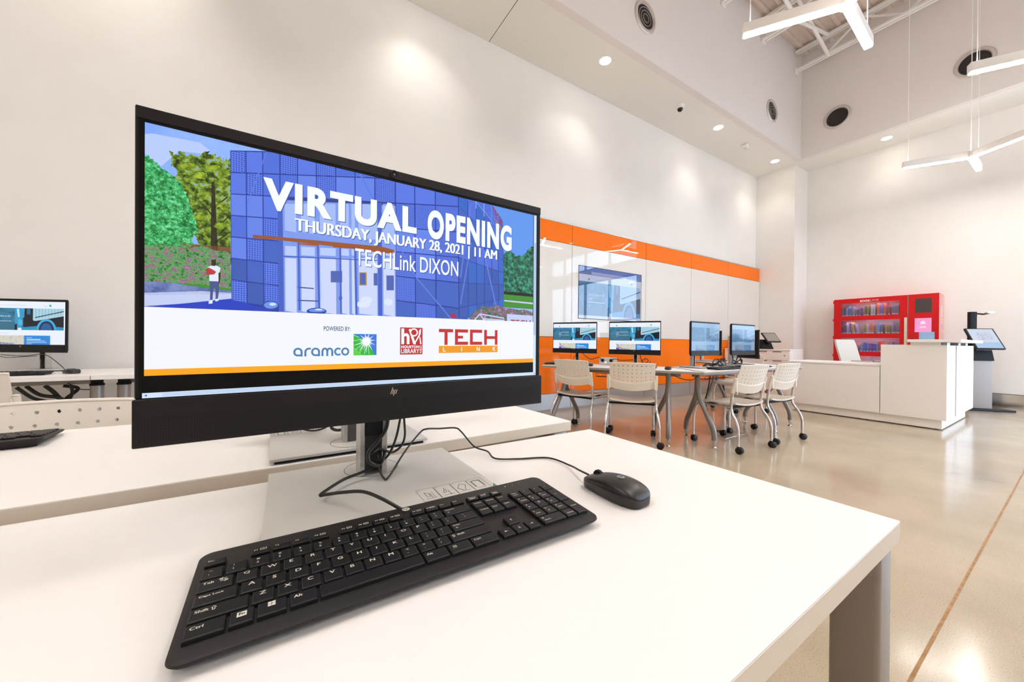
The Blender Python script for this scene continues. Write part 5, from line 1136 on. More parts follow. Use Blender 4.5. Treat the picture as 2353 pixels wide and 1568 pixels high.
def arrow(b, x, y, l, d, zt):
    dx, dy = d
    a, e = (x - dx * l / 2, y - dy * l / 2), (x + dx * l / 2, y + dy * l / 2)
    k = l * 0.35
    strokes(b, [(a, e), (e, (e[0] - dx * k - dy * k, e[1] - dy * k - dx * k)), (e, (e[0] - dx * k + dy * k, e[1] - dy * k + dx * k))], zt)

def main_keyboard(loc, rz):
    t = thing('keyboard', 'full-size black keyboard in front of the big monitor', 'keyboard', loc, rz, 'black keyboards')
    case = keyboard_body(t)
    for (x, y, w, h, leg) in key_rows():
        b = MB()
        x0, x1, y0, y1, zt = key_solid(b, x, y, w, h)
        cx, cy, hh = (x0 + x1) / 2, (y0 + y1) / 2, y1 - y0
        fr = y > 5
        if leg == ['win']:
            for a in (0, 1):
                for c in (0, 1):
                    q = 0.0026
                    xx, yy = cx - 0.0032 + a * (q + 0.0004), cy + 0.0006 + c * (q + 0.0004)
                    b.quad([(xx, yy, kz(yy) + zt + .00015), (xx + q, yy, kz(yy) + zt + .00015), (xx + q, yy + q, kz(yy + q) + zt + .00015), (xx, yy + q, kz(yy + q) + zt + .00015)], M_LEGEND)
        elif leg == ['menu']:
            mx, my, s = x0 + 0.006, cy + 0.002, 0.0018
            strokes(b, [((mx - s, my - s), (mx + s, my - s)), ((mx - s, my + s), (mx + s, my + s)), ((mx - s, my - s), (mx - s, my + s)), ((mx + s, my - s), (mx + s, my + s)), ((mx - s, my), (mx + s, my)), ((mx - s, my + .0008), (mx + s, my + .0008))], zt, 0.0002)
        elif leg == ['Fn']:
            s = 0.0028
            b.quad([(cx - s - .0006, cy - s + .002, kz(cy) + zt + .0001), (cx + s + .0006, cy - s + .002, kz(cy) + zt + .0001), (cx + s + .0006, cy + s + .002, kz(cy + .005) + zt + .00012), (cx - s - .0006, cy + s + .002, kz(cy + .005) + zt + .00012)], M_LEGEND)
            b.text('Fn', lambda u, v: (cx - 0.002 + u * 0.004, cy + 0.0006 + v * 0.003, kz(cy + .005) + zt + 0.0004), M_KEY, 0.02)
        elif leg in (['^'], ['v'], ['<-'], ['->']):
            arrow(b, cx - 0.0005, cy + 0.0005, 0.0042, {'^': (0, 1), 'v': (0, -1), '<-': (-1, 0), '->': (1, 0)}[leg[0]], zt)
        elif fr:
            for i, s in enumerate(leg):
                wd = legend(b, s, x0 + 0.0012 + 0.001 * (len(leg) > 1), cy + (0.0004 if len(leg) == 1 else 0.0012 - 0.0026 * i), 0.0023, zt, 1.15)
            if leg[0] in ('F1', 'F4', 'F5', 'F6', 'F7', 'F8', 'F9', 'F10'):
                ax, ay, aw, ah = x0 + 0.0068, cy + 0.0003, 0.0052, 0.0028
                strokes(b, [((ax, ay), (ax + aw, ay)), ((ax, ay + ah), (ax + aw, ay + ah)), ((ax, ay), (ax, ay + ah)), ((ax + aw, ay), (ax + aw, ay + ah)), ((ax + aw * .3, ay + ah * .5), (ax + aw * .7, ay + ah * .5))], zt, 0.0003)
            if leg[0] in ('Print Sc', 'Pause'):
                b.quad([(x0 + .002, cy - .0028, kz(cy) + zt + .0001), (x0 + .0105, cy - .0028, kz(cy) + zt + .0001), (x0 + .0105, cy - .0008, kz(cy) + zt + .00015), (x0 + .002, cy - .0008, kz(cy) + zt + .00015)], M_LEGEND)
        elif leg and len(leg) == 1:
            s = leg[0]
            if len(s) == 1:
                legend(b, s, cx - 0.0028, cy + 0.0012, 0.0042 if s.isalpha() or s.isdigit() else 0.0024, zt, 1.25)
            else:
                x_ = x0 + 0.002
                if s == 'Shift' and x > 5:
                    x_ += 0.006
                wd = legend(b, s, x_, cy + 0.0012 if w > 1.2 or s in ('Insert', 'Home', 'Delete', 'End', 'Pg Up', 'Pg Dn') else cy, 0.0033 if w > 1.2 else 0.0027, zt, 1.15)
                if s == 'Shift':
                    ax = x0 + 0.0035 if x > 5 else x_ + wd + 0.0035
                    ay = cy + 0.0024
                    strokes(b, [((ax - .0008, ay - .002), (ax + .0008, ay - .002)), ((ax - .0008, ay - .002), (ax - .0008, ay + .0004)), ((ax + .0008, ay - .002), (ax + .0008, ay + .0004)), ((ax - .0018, ay + .0004), (ax, ay + .0024)), ((ax + .0018, ay + .0004), (ax, ay + .0024))], zt, 0.0003)
                if s == 'Tab':
                    ax, ay = x0 + 0.0175, cy + 0.004
                    arrow(b, ax, ay, 0.005, (-1, 0), zt); arrow(b, ax, ay - 0.003, 0.005, (1, 0), zt)
                    strokes(b, [((ax - .003, ay - .001), (ax - .003, ay + .001)), ((ax + .003, ay - .004), (ax + .003, ay - .002))], zt)
        elif leg:
            a, c = leg
            if c in ('<-', '->', '^', 'v'):
                legend(b, a, x0 + 0.002, cy + 0.0022, 0.0030 if w < 1.5 else 0.0026, zt, 1.1)
                arrow(b, x0 + 0.005, cy - 0.0022, 0.0034, {'^': (0, 1), 'v': (0, -1), '<-': (-1, 0), '->': (1, 0)}[c], zt)
            elif len(c) > 1:
                legend(b, a, x0 + 0.002, cy + 0.0018, 0.0032 if len(a) == 1 else 0.0024, zt, 1.15)
                legend(b, c, x0 + 0.002 + (0.001 if len(a) == 1 else 0), cy - 0.0032, 0.0024, zt, 1.15)
            else:
                legend(b, a, cx - 0.003, cy + 0.0022, 0.0026, zt, 1.1)
                legend(b, c, cx - 0.003, cy - 0.0036, 0.0030, zt, 1.1)
        b.build('key', t)
    lg = MB()
    lx, ly, lr = -0.2125 + 11.0 * KU, KD / 2 - 0.0085, 0.0050
    lg.lathe([(lr, kz(ly) + 0.0003), (0.0001, kz(ly) + 0.0003)], M_LEGEND, 28, (lx, ly, 0), caps=False)
    lg.text('hp', lambda u, v: (lx - 0.0034 + u * 0.0066 + (v - 0.5) * 0.0014, ly - 0.0036 + v * 0.0072, kz(ly) + 0.0006), M_KBODY, 0.0)
    lg.build('logo', case)
    ld = MB()
    for k in range(3):
        xx = -0.2125 + (19.2 + 0.7 * k) * KU
        yy = KD / 2 - 0.0115
        ld.lathe([(0.0007, kz(yy) + 0.0003), (0.0001, kz(yy) + 0.0003)], lamp_mat('indicator_lamp', 'd8e0ff', 2.0) if k == 0 else M_LEGEND, 8, (xx, yy, 0), caps=False)
    ld.build('indicator', case)
    return t
kb_main = main_keyboard((0.146, 0.4245, 0.74), R(0.4))
def plain_keyboard(label, loc, rz, group='black keyboards'):
    t = thing('keyboard', label, 'keyboard', loc, rz, group)
    keyboard_body(t)
    b = MB()
    for (x, y, w, h, leg) in key_rows():
        key_solid(b, x, y, w, h)
    b.build('keys', t)
    return t
def cable_part(parent, pts, r, name='cable', n=6):
    inv = parent.matrix_basis.inverted()
    return MB().tube([inv @ Vector(p) for p in smooth_path(pts, n)], r, M_CABLE, 8).build(name, parent)
def to_local(t, pts):
    q = Matrix.Rotation(-t.rotation_euler.z, 3, 'Z')
    return [q @ (Vector(p) - t.location) for p in pts]
def loose_cable(t, pts, r, name='cable', n=6):
    return MB().tube(smooth_path(to_local(t, pts), n), r, M_CABLE, 8).build(name, t)
loose_cable(kb_main, [(0.140, 0.494, 0.757), (0.115, 0.509, 0.773), (0.095, 0.538, 0.777), (0.073, 0.563, 0.772), (0.053, 0.588, 0.764), (0.046, 0.594, 0.762), (0.051, 0.602, 0.763),
                      (0.083, 0.64, 0.763), (0.115, 0.652, 0.766), (0.132, 0.655, 0.773), (0.139, 0.657, 0.79)], 0.0024)

# ------------------------------------------------------------------ mouse
def make_mouse(label, loc, rz, group='black mice'):
    t = thing('mouse', label, 'mouse', loc, rz, group)
    # local +y is the front (cable end); stations along y: half width, top height, parting height
    st = [(-0.0585, 0.012, 0.016, 0.013), (-0.056, 0.020, 0.0225, 0.0165), (-0.048, 0.0270, 0.029, 0.0185), (-0.034, 0.0308, 0.0350, 0.019), (-0.016, 0.0318, 0.0378, 0.0185),
          (0.004, 0.0302, 0.0372, 0.0185), (0.024, 0.0275, 0.0330, 0.0172), (0.042, 0.0248, 0.0268, 0.0155), (0.052, 0.0205, 0.0218, 0.0145), (0.057, 0.0150, 0.0182, 0.014), (0.059, 0.008, 0.0160, 0.0138)]
    st = [(y * 0.96, w * 0.97, h * 0.9, p) for y, w, h, p in st]
    n = 14
    up, lo = [], []
    for y, w, h, p in st:
        up.append([(w * math.cos(PI * k / n), y, p + (h - p) * math.sin(PI * k / n) ** 0.75) for k in range(n + 1)])
        bw = w * 0.86
        lo.append([(w, y, p - 0.0006), (w * 1.01, y, p * 0.6), (bw + 0.0015, y, 0.003), (bw, y, 0.0008), (-bw, y, 0.0008), (-bw - 0.0015, y, 0.003), (-w * 1.01, y, p * 0.6), (-w, y, p - 0.0006)])
    def loft(rows, name, parent):
        b = MB()
        m_ = len(rows[0])
        vs = [p for r_ in rows for p in r_]
        fs = []
        for i in range(len(rows) - 1):
            for k in range(m_ - 1):
                fs.append([i * m_ + k, (i + 1) * m_ + k, (i + 1) * m_ + k + 1, i * m_ + k + 1])
        fs.append(list(range(m_)))
        fs.append([(len(rows) - 1) * m_ + k for k in range(m_)][::-1])
        b.add(vs, fs, M_MOUSE, True)
        o = b.build(name, parent, angle=60)
        md = o.modifiers.new('sub', 'SUBSURF'); md.levels = 1; md.render_levels = 2
        return o
    top = loft(up, 'top_shell', t)
    loft(lo, 'base_shell', t)
    w = MB()
    q = Matrix.Rotation(R(90), 3, 'Y')
    w.lathe([(0.0, -0.003), (0.0095, -0.003), (0.010, -0.002), (0.010, 0.002), (0.0095, 0.003), (0.0, 0.003)], M_BLACKM, 24, (0, 0.034, 0.0215), q)
    w.build('scroll_wheel', t)
    lg = MB()
    def shell(x, y):
        for a, b_ in zip(st, st[1:]):
            if a[0] <= y <= b_[0]:
                f = (y - a[0]) / (b_[0] - a[0])
                ww, h, p = (a[i] + f * (b_[i] - a[i]) for i in (1, 2, 3))
                s = math.sqrt(max(0, 1 - (x / ww) ** 2))
                return p + (h - p) * s ** 0.75
        return 0.03
    cx, cy, r = 0.0, -0.012, 0.0062
    ring = [(cx, cy)] + [(cx + r * math.cos(2 * PI * k / 28), cy + r * math.sin(2 * PI * k / 28)) for k in range(28)]
    LM = mat('mouse_logo', 'b8b4b0', 0.35, 0.3)
    lg.add([(x, y, shell(x, y) + 0.00025) for x, y in ring], [[0, 1 + k, 1 + (k + 1) % 28] for k in range(28)], LM)
    vs, fs = text_mesh('hp', 0.0)
    P = [(cx + (u - 0.5) * 0.0088 + (v - 0.5) * 0.0018, cy + (v - 0.5) * 0.0092) for u, v in vs]
    P = [(cx * 2 - x, cy * 2 - y) for x, y in P]
    P = [(2 * cx - x, 2 * cy - y) for x, y in P]
    lg.add([(x, y, shell(x, y) + 0.0006) for x, y in P], fs, M_MOUSE)
    lg.build('logo', top)
    return t
mouse_main = make_mouse('black mouse on the near table, right of the keyboard', (0.459, 0.412, 0.74), R(3))
loose_cable(mouse_main, [(0.456, 0.469, 0.756), (0.463, 0.50, 0.753), (0.479, 0.544, 0.746), (0.476, 0.610, 0.743), (0.416, 0.637, 0.743), (0.372, 0.655, 0.746), (0.378, 0.70, 0.728 + 0.02),
                         (0.363, 0.735, 0.752), (0.333, 0.74, 0.788), (0.318, 0.74, 0.798), (0.281, 0.735, 0.802), (0.249, 0.725, 0.807), (0.233, 0.72, 0.802), (0.195, 0.69, 0.778),
                         (0.152, 0.632, 0.757), (0.143, 0.632, 0.757), (0.139, 0.650, 0.769), (0.137, 0.655, 0.79)], 0.0018)

def cord(label, pts, r, name='power_cord', cat='cable', group=None, of=None):
    if of:
        return loose_cable(of, pts, r, name, 7)
    o = MB().tube(smooth_path(pts, 7), r, M_CABLE, 8).build(name)
    return tag(o, label, cat, group)
cord('thick black power cord looping down in front of the big monitor stand', [(0.160, 0.600, 0.90), (0.160, 0.640, 0.868), (0.158, 0.663, 0.855), (0.153, 0.66, 0.833), (0.139, 0.655, 0.815), (0.122, 0.648, 0.799), (0.121, 0.643, 0.786), (0.129, 0.641, 0.778), (0.139, 0.650, 0.774), (0.141, 0.656, 0.785)], 0.0034, of=main_pc)
cord('thin black cable curving left from under the big monitor to the knot of cables', [(0.184, 0.600, 0.90), (0.183, 0.65, 0.865), (0.181, 0.668, 0.852), (0.173, 0.665, 0.818), (0.163, 0.66, 0.795), (0.151, 0.653, 0.783), (0.136, 0.650, 0.783), (0.127, 0.655, 0.787)], 0.0022, 'network_cable', of=main_pc)
cord('rightmost thin black cable hanging under the big monitor', [(0.190, 0.600, 0.90), (0.189, 0.655, 0.865), (0.188, 0.673, 0.85), (0.189, 0.67, 0.815), (0.181, 0.665, 0.797), (0.164, 0.66, 0.789), (0.147, 0.655, 0.798), (0.135, 0.655, 0.80)], 0.0021, 'video_cable', of=main_pc)
kn = [(0.137 + 0.012 * math.cos(a) * (1 + 0.2 * math.sin(3 * a)), 0.654 + 0.006 * math.sin(2 * a), 0.788 + 0.012 * math.sin(a)) for a in [k * 0.55 for k in range(24)]]
cord('tight knot of black cables gathered at the big monitor stand', kn, 0.0022, 'cable_bundle', of=main_pc)
# ------------------------------------------------------------------ near tables
def rect_table(name, label, loc, rz, x0, x1, y0, y1, group):
    t = thing(name, label, 'table', loc, rz, group)
    MB().bx(x0, x1, y0, y1, 0.711, 0.7388, M_EDGE_BOUNCE, 0.0012, 1).bx(x0 + 0.0003, x1 - 0.0003, y0 + 0.0003, y1 - 0.0003, 0.7375, 0.74, M_LAMIN, 0.0008, 1).build('tabletop', t)
    for sx in (0, 1):
        for sy in (0, 1):
            a = (x1 - 0.066, x1 - 0.011) if sx else (x0 + 0.011, x0 + 0.066)
            c = (y1 - 0.061, y1 - 0.006) if sy else (y0 + 0.0055, y0 + 0.0605)
            MB().bx(a[0], a[1], c[0], c[1], 0.0, 0.711, M_GREYLEG2, 0.007, 3).build('leg', t)
    MB().bx(x0 + 0.07, x1 - 0.07, y0 + 0.05, y0 + 0.09, 0.66, 0.711, M_GREYLEG2).bx(x0 + 0.07, x1 - 0.07, y1 - 0.09, y1 - 0.05, 0.66, 0.711, M_GREYLEG2).build('rail', t)
    return t
rect_table('computer_table', 'white table nearest the camera, carrying the big monitor, keyboard and mouse', (0, 0, 0), R(0.35), -0.85, 0.748, 0.1385, 0.7585, 'white rectangular tables in front')
rect_table('computer_table', 'white table just behind the nearest one, with a stand base at its edge', (0.0, 0.841, 0), R(2.1), -0.85, 0.768, 0.0, 0.62, 'white rectangular tables in front')
rear_pc, rear_base = make_computer('desktop_computer', 'all-in-one computer back to back with the big monitor, only its stand showing', (0.133, 0.975, 0.74), R(181.5), 'black all-in-one computers', 'web')
instruction_label(rear_base)
cord('thin black cord lying over the stand base on the second table', [(-0.03, 1.11, 0.86), (-0.01, 1.10, 0.81), (0.02, 1.07, 0.772), (0.062, 1.045, 0.757), (0.10, 1.02, 0.775), (0.13, 0.99, 0.83), (0.13, 0.98, 0.90)], 0.0024, of=rear_pc)
cord('tangle of black plugs and cords beside the column on the second table', [(0.105, 1.0, 0.80), (0.10, 1.0, 0.77), (0.12, 0.985, 0.765), (0.15, 0.97, 0.785), (0.165, 0.94, 0.762), (0.14, 0.925, 0.77), (0.155, 0.93, 0.80), (0.13, 0.945, 0.83)], 0.0038, 'cable_bundle', of=rear_pc)
plain_keyboard('black keyboard cut off by the left edge, on the second table', (-0.684, 1.297, 0.74), R(180 + 6))

# ------------------------------------------------------------------ perforated stacking chair
def chair_back():
    b = MB()
    H = 0.80
    def pt(u, v, off=0.0):
        zb = 0.525 + 0.028 * u * u
        v = v - 0.055 * (1 - u * u) * (v / 0.34 if v < 0.34 else (1 - v) / 0.66)
        z = zb + v * (H - 0.006 * u * u - zb)
        hw = 0.205 + 0.004 * v
        y = -0.172 - 0.075 * v - 0.030 * (1 - u * u) - off
        return (u * hw, y, z)
    th = 0.007
    NC, NR = 9, 5
    v0, v1 = 0.34, 0.955
    u0, u1 = -0.90, 0.90
    vs, fs = [], []
    idx = {}
    def V(u, v):
        k = (round(u, 5), round(v, 5))
        if k not in idx:
            idx[k] = len(vs)
            vs.append((u, v))
        return idx[k]
    ru, rv = 0.0049 / 0.205, 0.0049 / 0.255
    us = [u0 + (u1 - u0) * i / NC for i in range(NC + 1)]
    ws = [v0 + (v1 - v0) * i / NR for i in range(NR + 1)]
    loops = []
    for i in range(NC):
        for j in range(NR):
            a, c, d, e = us[i], us[i + 1], ws[j], ws[j + 1]
            mu, mv = (a + c) / 2, (d + e) / 2
            ring = [V(c, mv), V(c, e), V(mu, e), V(a, e), V(a, mv), V(a, d), V(mu, d), V(c, d)]
            hole = []
            for k in range(8):
                t = PI / 4 * k
                hole.append(V(mu + ru * math.cos(t), mv + rv * math.sin(t)))
            for k in range(8):
                k2 = (k + 1) % 8
                fs.append([ring[k], ring[k2], hole[k2], hole[k]])
            loops.append(hole)
    ug = [-1.0, u0]
    cols = [-1.0] + [x for i in range(NC) for x in (us[i], (us[i] + us[i + 1]) / 2)] + [us[-1], 1.0]
    # plain bands: below, above, left and right of the perforated field
    low = [0.0, 0.16, v0 - 0.025, v0]
    for j in range(3):
        for i in range(len(cols) - 1):
            fs.append([V(cols[i], low[j]), V(cols[i + 1], low[j]), V(cols[i + 1], low[j + 1]), V(cols[i], low[j + 1])])
    for i in range(len(cols) - 1):
        fs.append([V(cols[i], v1), V(cols[i + 1], v1), V(cols[i + 1], 1.0), V(cols[i], 1.0)])
    rows = [x for j in range(NR) for x in (ws[j], (ws[j] + ws[j + 1]) / 2)] + [v1]
    for j in range(len(rows) - 1):
        fs.append([V(-1.0, rows[j]), V(u0, rows[j]), V(u0, rows[j + 1]), V(-1.0, rows[j + 1])])
        fs.append([V(u1, rows[j]), V(1.0, rows[j]), V(1.0, rows[j + 1]), V(u1, rows[j + 1])])
    n = len(vs)
    def off(v):
        return th if v > v0 - 1e-6 else th + 0.008
    P = [pt(u, v) for u, v in vs] + [pt(u, v, off(v)) for u, v in vs]
    F = [f for f in fs] + [[n + i for i in f][::-1] for f in fs]
    # rims: outer border and hole walls
    cnt = {}
    for f in fs:
        for k in range(len(f)):
            e = (f[k], f[(k + 1) % len(f)])
            cnt[e] = 1
    for (a, c) in list(cnt):
        if (c, a) not in cnt:
            F.append([a, n + a, n + c, c])
    b.add(P, F, M_CHAIR, True)
    b.tube([pt(-1 + i / 8, 0.985, th * 0.5) for i in range(17)], 0.0062, M_CHAIR, 8)
    return b
def make_chair(label, loc, rz, group):
    t = thing('stacking_chair', label, 'chair', loc, rz, group)
    chair_back().build('backrest', t, angle=40)
    s = MB()
    nx, ny = 12, 14
    def sp(i, j, o):
        u, w = -1 + 2 * i / nx, j / ny
        y = -0.20 + 0.43 * w
        z = 0.422 + 0.014 * u * u - 0.012 * math.sin(PI * min(1, w / 0.8)) * (1 - u * u) + 0.010 * max(0, 0.25 - w) * 4 * (1 - 0.6 * (1 - u * u))
        if w > 0.75:
            z -= 0.035 * ((w - 0.75) / 0.25) ** 2
        hw = 0.215 if w > 0.15 else 0.205 + 0.01 * w / 0.15
        return (u * hw, y - 0.012 * (1 - u * u) * (1 if w < 0.3 else 0), z - o)
    n = (nx + 1) * (ny + 1)
    vs = [sp(i, j, 0) for j in range(ny + 1) for i in range(nx + 1)] + [sp(i, j, 0.014) for j in range(ny + 1) for i in range(nx + 1)]
    fs = []
    for j in range(ny):
        for i in range(nx):
            a = j * (nx + 1) + i
            f = [a, a + 1, a + nx + 2, a + nx + 1]
            fs.append(f); fs.append([n + q for q in f][::-1])
    edge = [i for i in range(nx + 1)] + [j * (nx + 1) + nx for j in range(1, ny + 1)] + [ny * (nx + 1) + i for i in range(nx - 1, -1, -1)] + [j * (nx + 1) for j in range(ny - 1, 0, -1)]
    for k in range(len(edge)):
        a, c = edge[k], edge[(k + 1) % len(edge)]
        fs.append([a, n + a, n + c, c])
    s.add(vs, fs, M_CHAIRS, True)
    s.build('seat', t, angle=50)
    for sx in (-1, 1):
        br = MB()
        br.tube([(sx * 0.219, -0.178, 0.535), (sx * 0.219, -0.210, 0.67)], 0.0155, M_CHAIR, 14)
        br.lathe([(0.0155, 0.0), (0.012, 0.006), (0.0, 0.009)], M_CHAIR, 14, (sx * 0.219, -0.210, 0.67))
        br.bx(min(sx * 0.198, sx * 0.219), max(sx * 0.198, sx * 0.219), -0.215, -0.185, 0.545, 0.66, M_CHAIR, 0.006)
        br.build('bracket', t)
        rear = MB()
        rear.tube(smooth_path([(sx * 0.219, -0.190, 0.585), (sx * 0.220, -0.175, 0.50), (sx * 0.221, -0.166, 0.42), (sx * 0.224, -0.174, 0.365), (sx * 0.234, -0.215, 0.30), (sx * 0.243, -0.245, 0.23), (sx * 0.246, -0.252, 0.16), (sx * 0.246, -0.252, 0.066)], 6), 0.0115, M_CHROME, 12)
        lr = rear.build('leg', t)
        front = MB()
        front.tube(smooth_path([(sx * 0.221, -0.166, 0.402), (sx * 0.219, -0.05, 0.398), (sx * 0.219, 0.13, 0.396), (sx * 0.222, 0.178, 0.378), (sx * 0.230, 0.200, 0.325), (sx * 0.236, 0.212, 0.25), (sx * 0.238, 0.214, 0.16), (sx * 0.238, 0.214, 0.066)], 6), 0.0115, M_CHROME, 12)
        lf = front.build('leg', t)
        for leg, (x, y), a in ((lr, (sx * 0.246, -0.252), 0.7 + 0.5 * sx), (lf, (sx * 0.238, 0.214), 2.4 + 0.8 * sx)):
            c = MB()
            q = Matrix.Rotation(a, 3, 'Z') @ Matrix.Rotation(R(90), 3, 'Y')
            d = Matrix.Rotation(a, 3, 'Z') @ Vector((0, -0.012, 0))
            ax = Matrix.Rotation(a, 3, 'Z') @ Vector((1, 0, 0))
            for w in (-1, 1):
                o = Vector((x, y, 0.0305)) + d + ax * (w * 0.0125)
                c.lathe([(0.0, -0.009), (0.026, -0.009), (0.0305, -0.006), (0.0305, 0.006), (0.026, 0.009), (0.0, 0.009)], M_BLACK, 22, o, q)
            c.tube([Vector((x, y, 0.030)), Vector((x, y, 0.074))], 0.0105, M_BLACK, 12)
            c.build('caster', leg)
    u = MB()
    u.bx(-0.219, 0.219, -0.15, -0.125, 0.385, 0.403, M_BLACKM)
    u.bx(-0.219, 0.219, 0.10, 0.125, 0.383, 0.401, M_BLACKM)
    u.build('seat_support', t)
    return t
G = 'ivory perforated chairs on casters'
ch = make_chair('ivory perforated chair second from the left at the far table, seen from behind', (2.985, 2.48, 0), R(-48), G)
dup(ch, (2.82, 3.017, 0), R(-73), 'ivory perforated chair at the far table, just right of the big monitor, seen from behind')
dup(ch, (3.74, 1.90, 0), R(-7), 'ivory perforated chair before the middle far table, left one of its two')
dup(ch, (4.375, 1.875, 0), R(-6), 'ivory perforated chair before the middle far table, right one, nearest the reception desk')
dup(ch, (5.74, 2.80, 0), R(66), 'ivory perforated chair behind the far tables, facing the camera')
dup(ch, (-1.43, 3.22, 0), R(2), 'ivory perforated chair at the left edge, at the table along the wall')
dup(ch, (-0.56, 1.335, 0), R(180), 'ivory perforated chair closest to the camera, its back rising behind the second table')

# ------------------------------------------------------------------ trapezoid tables of the far cluster
def cluster_table(label, loc, rz, feet, L=1.66, D=0.6):
    t = thing('cluster_table', label, 'table', loc, rz, 'white trapezoid tables at the back')
    k = D / math.tan(R(60))
    out = [(-L / 2, 0), (L / 2, 0), (L / 2 - k, D), (-L / 2 + k, D)]
    # round the corners
    P = []
    for i in range(4):
        p, c, n = Vector(out[i - 1]), Vector(out[i]), Vector(out[(i + 1) % 4])
        r = 0.045
        a, b_ = c + (p - c).normalized() * r, c + (n - c).normalized() * r
        for q in range(6):
            s = q / 5
            P.append(tuple(a * (1 - s) ** 2 + c * 2 * s * (1 - s) + b_ * s * s))
    MB().prism(P, M_LAMIN, lambda a, b_, s: (a, b_, 0.721 + 0.004 * s)).build('tabletop', t)
    MB().prism(P, M_GREYLEG2, lambda a, b_, s: (a, b_, 0.700 + 0.021 * s)).build('edge_band', t)
    for ap, fts in feet:
        for ft in fts:
            b = MB()
            def mid(f, z): return (ap[0] + (ft[0] - ap[0]) * f, ap[1] + (ft[1] - ap[1]) * f, z)
            b.tube(smooth_path([mid(0, 0.70), mid(0.03, 0.58), mid(0.12, 0.47), mid(0.5, 0.33), mid(0.88, 0.20), mid(0.99, 0.13), mid(1.0, 0.075)], 6), 0.0235, M_GREYLEG, 14)
            lg = b.build('leg', t)
            g = MB()
            g.lathe([(0.024, 0.005), (0.022, 0.0), (0.0, 0.0)][::-1] + [(0.020, 0.010), (0.010, 0.018), (0.012, 0.030), (0.020, 0.055), (0.0205, 0.076)], M_CHROME, 18, (ft[0], ft[1], 0.0))
            g.build('glide', lg)
    MB().bx(-0.6, 0.6, 0.21, 0.25, 0.655, 0.70, M_GREYLEG).build('cross_beam', t)
    cb = MB()
    for q in range(9):
        y = 0.28 + 0.018 * q
        z = 0.60 if 1 < q < 7 else 0.64
        cb.tube([(-0.28, y, z), (0.28, y, z)], 0.002, M_GREYLEG, 6)
    for q in range(8):
        x = -0.28 + 0.08 * q
        cb.tube([(x, 0.28, 0.70), (x, 0.28, 0.64), (x, 0.32, 0.60), (x, 0.39, 0.60), (x, 0.425, 0.64), (x, 0.425, 0.70)], 0.002, M_GREYLEG, 6)
    cb.build('cable_tray', t)
    return t
ROT = {'A': -60, 'B': 0, 'C': 60}
ORG = {'A': (2.86, 2.58), 'B': (4.08, 1.885), 'C': (5.52, 2.48)}
def L2W(k, x, y, z=0.725):
    a = R(ROT[k])
    return (ORG[k][0] + x * math.cos(a) - y * math.sin(a), ORG[k][1] + x * math.sin(a) + y * math.cos(a), z)
cluster_table('white trapezoid table with two lit computers in front of the orange board', (*ORG['A'], 0), R(-60), [((0.49, 0.19), ((0.51, 0.0), (0.33, 0.45))), ((-0.60, 0.19), ((-0.68, 0.0), (-0.53, 0.46)))])
cluster_table('white trapezoid table in the middle, with two bluish screens turned to the right', (*ORG['B'], 0), R(0), [((s * 0.625, 0.175), ((s * 0.63, 0.0), (s * 0.425, 0.415))) for s in (-1, 1)])
cluster_table('white trapezoid table farthest back, next to the drawer cabinet', (*ORG['C'], 0), R(60), [((s * 0.625, 0.175), ((s * 0.63, 0.0), (s * 0.425, 0.415))) for s in (-1, 1)])
def far_pc(k, x, y, label, content='web', dz=0.0, drz=0.0):
    return make_computer('desktop_computer', label, L2W(k, x, y), R(ROT[k] + drz), 'black all-in-one computers', content, dz=dz)[0]
pcA1 = far_pc('A', -0.56, 0.475, 'far all-in-one computer in front of the orange board, left one of the pair')
pcA2 = far_pc('A', 0.13, 0.425, 'far all-in-one computer in front of the orange board, right one of the pair')
pcB1 = far_pc('B', -0.235, 0.415, 'all-in-one computer with pale blue screen on the middle far table, left one', 'hazed')
pcB2 = far_pc('B', 0.535, 0.40, 'all-in-one computer with pale blue screen on the middle far table, right one', 'hazed')
pcC1 = far_pc('C', -0.235, 0.392, 'all-in-one computer turned away, its dark back peeking right of the bluish screens', dz=-0.055)
pcC2 = far_pc('C', 0.53, 0.392, 'all-in-one computer turned away, its dark back peeking between the two bluish screens', dz=-0.045)
def far_kb(k, x, y, label, drz=0.0):
    plain_keyboard(label, L2W(k, x, y), R(ROT[k] + drz))
far_kb('A', -0.62, 0.19, 'black keyboard on the far table, half hidden behind the chair beside the big monitor')
far_kb('A', 0.16, 0.17, 'black keyboard on the far table, hidden behind the second chair', 2)
far_kb('B', -0.20, 0.135, 'black keyboard on the middle far table under the left bluish screen', -2)
far_kb('B', 0.50, 0.14, 'black keyboard on the middle far table, behind the chair backs', 2)
def far_mouse(k, x, y, label, drz=0.0):
    t = make_mouse(label, L2W(k, x, y), R(ROT[k] + drz))
    return t
far_mouse('A', -0.30, 0.16, 'black mouse at the far table, right of the chair beside the big monitor', 10)
far_mouse('A', 0.49, 0.15, 'black mouse at the far table, right of the second chair back', -5)
far_mouse('B', 0.12, 0.15, 'black mouse on the middle far table beside its left keyboard')
